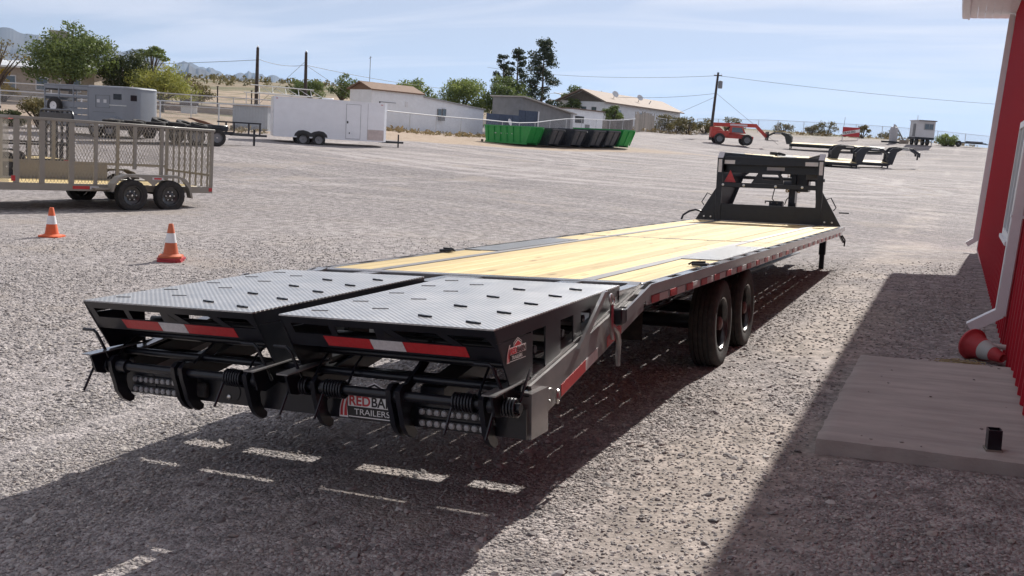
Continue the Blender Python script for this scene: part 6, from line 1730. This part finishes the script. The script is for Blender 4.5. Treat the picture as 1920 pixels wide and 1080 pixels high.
# ------------------------------------------------------------------ mountains and desert scrub
def ridge(pts, depth, zlow, seed, mat, name='mountain_range'):
    """pts: (azimuth deg, distance, height); slopes fall toward and away from the viewer"""
    rg = np.random.default_rng(seed); az = np.linspace(pts[0][0], pts[-1][0], 150)
    hgt = np.interp(az, [p[0] for p in pts], [p[2] for p in pts]); D = np.interp(az, [p[0] for p in pts], [p[1] for p in pts])
    nz_ = np.zeros_like(az)
    for o, a_ in ((9, .05), (19, .035), (41, .022), (83, .012)):
        nz_ += a_*np.interp(az, np.linspace(az[0], az[-1], o), rg.normal(size=o))
    hgt = hgt*(1+nz_)
    rows = []
    fr = np.array([-1, -.72, -.5, -.32, -.16, 0, .3, 1.0])
    for f_ in fr:
        r = D+f_*depth; k = 1-abs(f_)
        gul = 1+.16*np.interp(az*(1+.05*f_), np.linspace(az[0]*1.1, az[-1]*1.1+1, 60), rg.normal(size=60))*np.sqrt(max(0, 1-k))
        z = zlow+(hgt-zlow)*np.clip(k**1.35*gul, 0, 1) if f_ != 0 else hgt
        rows.append(np.c_[2.97+r*np.sin(np.radians(az)), -5.9+r*np.cos(np.radians(az)), z])
    V = np.concatenate(rows); m_ = len(az); I = np.arange(len(V)).reshape(len(fr), m_)
    me = bpy.data.meshes.new(name); me.from_pydata(V.tolist(), [], np.stack([I[:-1, :-1], I[:-1, 1:], I[1:, 1:], I[1:, :-1]], -1).reshape(-1, 4).tolist()); me.materials.append(mat)
    o = bpy.data.objects.new(name, me); col.objects.link(o); o['kind'] = 'structure'
    return o
MTN = M('mountain_rock', (.055, .048, .045), .95, var=.3, vs=.002, bump=.0)
def mz(px, py, D):
    """height of a ridge point that stands D metres away on the bearing of a picture column"""
    d = _f+_R*((px-960)/1836.58)-_U*((py-540)/1836.58)
    az = math.degrees(math.atan2(d.x, d.y)); k = D/math.hypot(d.x, d.y)
    return (az, D, CAM.z+d.z*k)
ridge([mz(-700, 75, 9000), mz(-300, 40, 9000), mz(-60, 50, 9000), mz(25, 58, 9000), mz(60, 66, 9000), mz(150, 74, 9000), mz(190, 76, 9000), mz(230, 86, 9000), mz(245, 79, 9000), mz(275, 88, 9000), mz(298, 100, 9000), mz(312, 122, 9000), mz(345, 140, 9000), mz(370, 160, 9000)], 2600, 80, 1, MTN)
ridge([mz(300, 145, 11500), mz(345, 112, 11500), mz(365, 116, 11500), mz(382, 124, 11500), mz(394, 122, 11500), mz(425, 135, 11500), mz(442, 133, 11500), mz(470, 141, 11500), mz(500, 147, 11500), mz(530, 152, 11500), mz(560, 168, 11500), mz(640, 195, 11500)], 2600, 60, 2, MTN)
ridge([mz(290, 150, 7000), mz(330, 130, 7000), mz(355, 119, 7000), mz(380, 128, 7000), mz(410, 140, 7000), mz(450, 146, 7000), mz(480, 147, 7000), mz(505, 155, 7000), mz(520, 165, 7000), mz(560, 185, 7000)], 1500, 60, 3, MTN)
rg = np.random.default_rng(11); V = []
cnt = 0
while cnt < 2400:
    az = rg.uniform(-66, -24); D = 175*math.exp(rg.uniform(0, 2.5))
    x, y = 2.97+D*math.sin(math.radians(az)), -5.9+D*math.cos(math.radians(az))
    if az > -34 and D < 320: continue
    s = rg.uniform(.45, .95)*(1+D/1100)
    V.append(leaves(rg, (x, y, tz(x, y)+s*.5), (s, s, s*.75), 18, .34*s)); cnt += 1
V = np.concatenate(V); me = bpy.data.meshes.new('desert_scrub'); me.from_pydata(V.tolist(), [], np.arange(len(V)).reshape(-1, 4).tolist()); me.materials.append(LO)
o = bpy.data.objects.new('desert_scrub', me); col.objects.link(o)
tag(o, 'olive desert scrub covering the plain below the mountains', 'scrub', kind='stuff')
# dry weeds along the fence in front of the workshop and on the crest
V = []
for p, q, n_, hh_ in (((-39.0, 60.5), (-35.9, 73.5), 150, .35), ((-35.9, 73.5), (-35.2, 88), 60, .3), ((-24, 149), (4, 158), 160, .5), ((-35, 110), (-32, 138), 90, .5), ((-37.5, 41), (-33.3, 39.6), 30, .3)):
    for i in range(n_):
        t = rg.random(); x = p[0]+(q[0]-p[0])*t+rg.normal()*.8; y = p[1]+(q[1]-p[1])*t+rg.normal()*.8
        s = hh_*rg.uniform(.4, 1.2)
        V.append(leaves(rg, (x, y, tz(x, y)+s*.45), (s*.9, s*.9, s*.6), 12, .16*s+.05))
V = np.concatenate(V); me = bpy.data.meshes.new('dry_weeds'); me.from_pydata(V.tolist(), [], np.arange(len(V)).reshape(-1, 4).tolist()); me.materials.append(leaf_mat('dry_weed', (.25, .20, .11)))
o = bpy.data.objects.new('dry_weeds', me); col.objects.link(o); tag(o, 'dry tan weeds growing along the yard fences', 'weeds', kind='stuff')

# ------------------------------------------------------------------ gravel stones near the viewer (instanced)
def stone_mesh(seed):
    rg = random.Random(seed); bm = bmesh.new(); bmesh.ops.create_icosphere(bm, subdivisions=1, radius=1)
    sx, sy, sz = rg.uniform(.8, 1.3), rg.uniform(.6, 1.0), rg.uniform(.35, .62)
    for v in bm.verts:
        k = rg.uniform(.72, 1.18); v.co = Vector((v.co.x*sx*k, v.co.y*sy*k, v.co.z*sz*k))
    me = bpy.data.meshes.new('stone'); bm.to_mesh(me); bm.free(); return me
def stone_mat():
    m = bpy.data.materials.new('crushed_stone'); m.use_nodes = True
    n, l = m.node_tree.nodes, m.node_tree.links; b = n['Principled BSDF']; b.inputs['Roughness'].default_value = .8; b.inputs['Specular IOR Level'].default_value = .35
    a = n.new('ShaderNodeObjectInfo')
    r = n.new('ShaderNodeValToRGB'); e = r.color_ramp.elements
    e[0].position = 0; e[0].color = (.17, .153, .15, 1); e[1].position = 1; e[1].color = (.58, .535, .495, 1)
    for p, c in ((.25, (.265, .24, .232, 1)), (.5, (.345, .315, .30, 1)), (.7, (.42, .37, .325, 1)), (.88, (.47, .435, .415, 1))):
        k = e.new(p); k.color = c
    l.new(a.outputs['Random'], r.inputs[0])
    g = n.new('ShaderNodeTexCoord'); nn = n.new('ShaderNodeTexNoise'); nn.inputs['Scale'].default_value = 3; l.new(g.outputs['Object'], nn.inputs['Vector'])
    mx_ = n.new('ShaderNodeMixRGB'); mx_.blend_type = 'MULTIPLY'; mx_.inputs[0].default_value = .5; l.new(r.outputs[0], mx_.inputs[1]); l.new(nn.outputs['Color'], mx_.inputs[2])
    hs = n.new('ShaderNodeHueSaturation'); hs.inputs['Saturation'].default_value = .0
    l.new(nn.outputs['Color'], hs.inputs['Color']); l.new(hs.outputs[0], mx_.inputs[2])
    bc = n.new('ShaderNodeBrightContrast'); bc.inputs['Bright'].default_value = .04; l.new(mx_.outputs[0], bc.inputs[0]); l.new(bc.outputs[0], b.inputs['Base Color'])
    return m
SM = stone_mat()
sc_col = bpy.data.collections.new('stone_shapes')
for k in range(6):
    o = bpy.data.objects.new('stone_shape', stone_mesh(k)); o.data.materials.append(SM); sc_col.objects.link(o)
def gravel_patch(name, label, D0, D1, dens, size, seed, fade):
    """ground patch between two distances in front of the camera, carrying instanced stones"""
    azs = np.radians(np.linspace(-62, 14, 110)); rs = np.linspace(D0, D1, 60)
    A_, R2 = np.meshgrid(azs, rs); x = 2.97+R2*np.sin(A_); y = -5.9+R2*np.cos(A_); z = terrain(x, y)+.001
    bad = ((x > 3.42)) | ((x > 2.33) & (y > -.06) & (y < 2.82))
    I = np.arange(x.size).reshape(x.shape)
    fs = []
    for i in range(x.shape[0]-1):
        for j in range(x.shape[1]-1):
            q = (I[i, j], I[i, j+1], I[i+1, j+1], I[i+1, j])
            if not any(bad.ravel()[list(q)]): fs.append(tuple(int(v) for v in q))
    me = bpy.data.meshes.new(name); me.from_pydata(np.c_[x.ravel(), y.ravel(), z.ravel()].tolist(), [], fs)
    at_ = me.attributes.new('dens', 'FLOAT', 'POINT')
    rr_ = R2.ravel(); w = np.clip((D1-rr_)/fade, 0, 1) if fade else np.ones_like(rr_)
    xx, yy = x.ravel(), y.ravel()
    nz2 = np.sin(xx*1.7+2*np.sin(yy*.9))+np.sin(yy*1.3+1.5*np.sin(xx*1.1+.4))+.7*np.sin(xx*3.9+yy*2.7)
    lane_ = np.clip((xx-1.15)/.5, 0, 1)*np.clip((2.75-xx)/.5, 0, 1)*np.clip((yy+3.5)/2, 0, 1)
    w = w*np.clip(.80+.35*nz2, .22, 1.0)*(1-.62*lane_*np.clip(.75+.4*nz2, .3, 1))
    at_.data.foreach_set('value', (w*dens).astype(np.float32))
    o = bpy.data.objects.new(name, me); col.objects.link(o); tag(o, label, 'gravel', kind='stuff')
    ng = bpy.data.node_groups.new(name, 'GeometryNodeTree')
    ng.interface.new_socket('Geometry', in_out='INPUT', socket_type='NodeSocketGeometry'); ng.interface.new_socket('Geometry', in_out='OUTPUT', socket_type='NodeSocketGeometry')
    N, L = ng.nodes, ng.links
    gi, go = N.new('NodeGroupInput'), N.new('NodeGroupOutput')
    dp = N.new('GeometryNodeDistributePointsOnFaces'); dp.inputs['Seed'].default_value = seed
    na = N.new('GeometryNodeInputNamedAttribute'); na.data_type = 'FLOAT'; na.inputs['Name'].default_value = 'dens'
    ci = N.new('GeometryNodeCollectionInfo'); ci.inputs['Collection'].default_value = sc_col; ci.inputs['Separate Children'].default_value = True; ci.inputs['Reset Children'].default_value = True
    ip = N.new('GeometryNodeInstanceOnPoints'); ip.inputs['Pick Instance'].default_value = True
    rv = N.new('FunctionNodeRandomValue'); rv.data_type = 'FLOAT_VECTOR'; rv.inputs[0].default_value = (-.5, -.5, -3.14); rv.inputs[1].default_value = (.5, .5, 3.14)
    rs_ = N.new('FunctionNodeRandomValue'); rs_.data_type = 'FLOAT'; rs_.inputs[2].default_value = size[0]; rs_.inputs[3].default_value = size[1]; rs_.inputs['Seed'].default_value = 5
    L.new(gi.outputs[0], dp.inputs['Mesh']); L.new(na.outputs[0], dp.inputs['Density']); L.new(dp.outputs['Points'], ip.inputs['Points']); L.new(ci.outputs[0], ip.inputs['Instance'])
    L.new(rv.outputs[0], ip.inputs['Rotation']); L.new(rs_.outputs[1], ip.inputs['Scale']); L.new(ip.outputs[0], go.inputs[0])
    md = o.modifiers.new('stones', 'NODES'); md.node_group = ng
    return o
gravel_patch('gravel', 'loose crushed grey stones covering the ground beside the trailer tail', 2.6, 8.5, 2900, (.004, .0135), 3, 2.0)
gravel_patch('gravel', 'larger loose stones lying among the crushed gravel', 2.6, 11.0, 46, (.017, .032), 17, 3.0)
gravel_patch('gravel', 'loose crushed grey stones spread between the cones and the trailer', 7.0, 19.0, 520, (.009, .022), 8, 7.0)

# a few stones kicked onto the pad
mb = MB(); rgs = random.Random(21)
for k in range(16):
    x, y = rgs.uniform(2.42, 3.5), rgs.uniform(.02, 2.74)
    if rgs.random() < .5: y = 2.74-abs(rgs.gauss(0, .12)) if rgs.random() < .5 else .02+abs(rgs.gauss(0, .1))
    s = rgs.uniform(.004, .011)
    mb.ball((x, y, .271+.055*(x-2.37)+s*.3), s, 6, (1.2, .9, .6))
tag(mb.build('stray_stones', SM, ang=0), 'small stones scattered over the concrete pad', 'stones', kind='stuff')
HAZE = 4.5e-5
# ------------------------------------------------------------------ haze
hm = bpy.data.materials.new('haze'); hm.use_nodes = True
n, l = hm.node_tree.nodes, hm.node_tree.links; n.remove(n['Principled BSDF'])
pv = n.new('ShaderNodeVolumePrincipled'); pv.inputs['Color'].default_value = (.50, .70, 1.0, 1); pv.inputs['Density'].default_value = HAZE; pv.inputs['Anisotropy'].default_value = .25
l.new(pv.outputs[0], n['Material Output'].inputs['Volume'])
o = MB().box(-27000, 27000, -27000, 27000, -140, 1500).build('haze', hm, ang=0); o['kind'] = 'stuff'
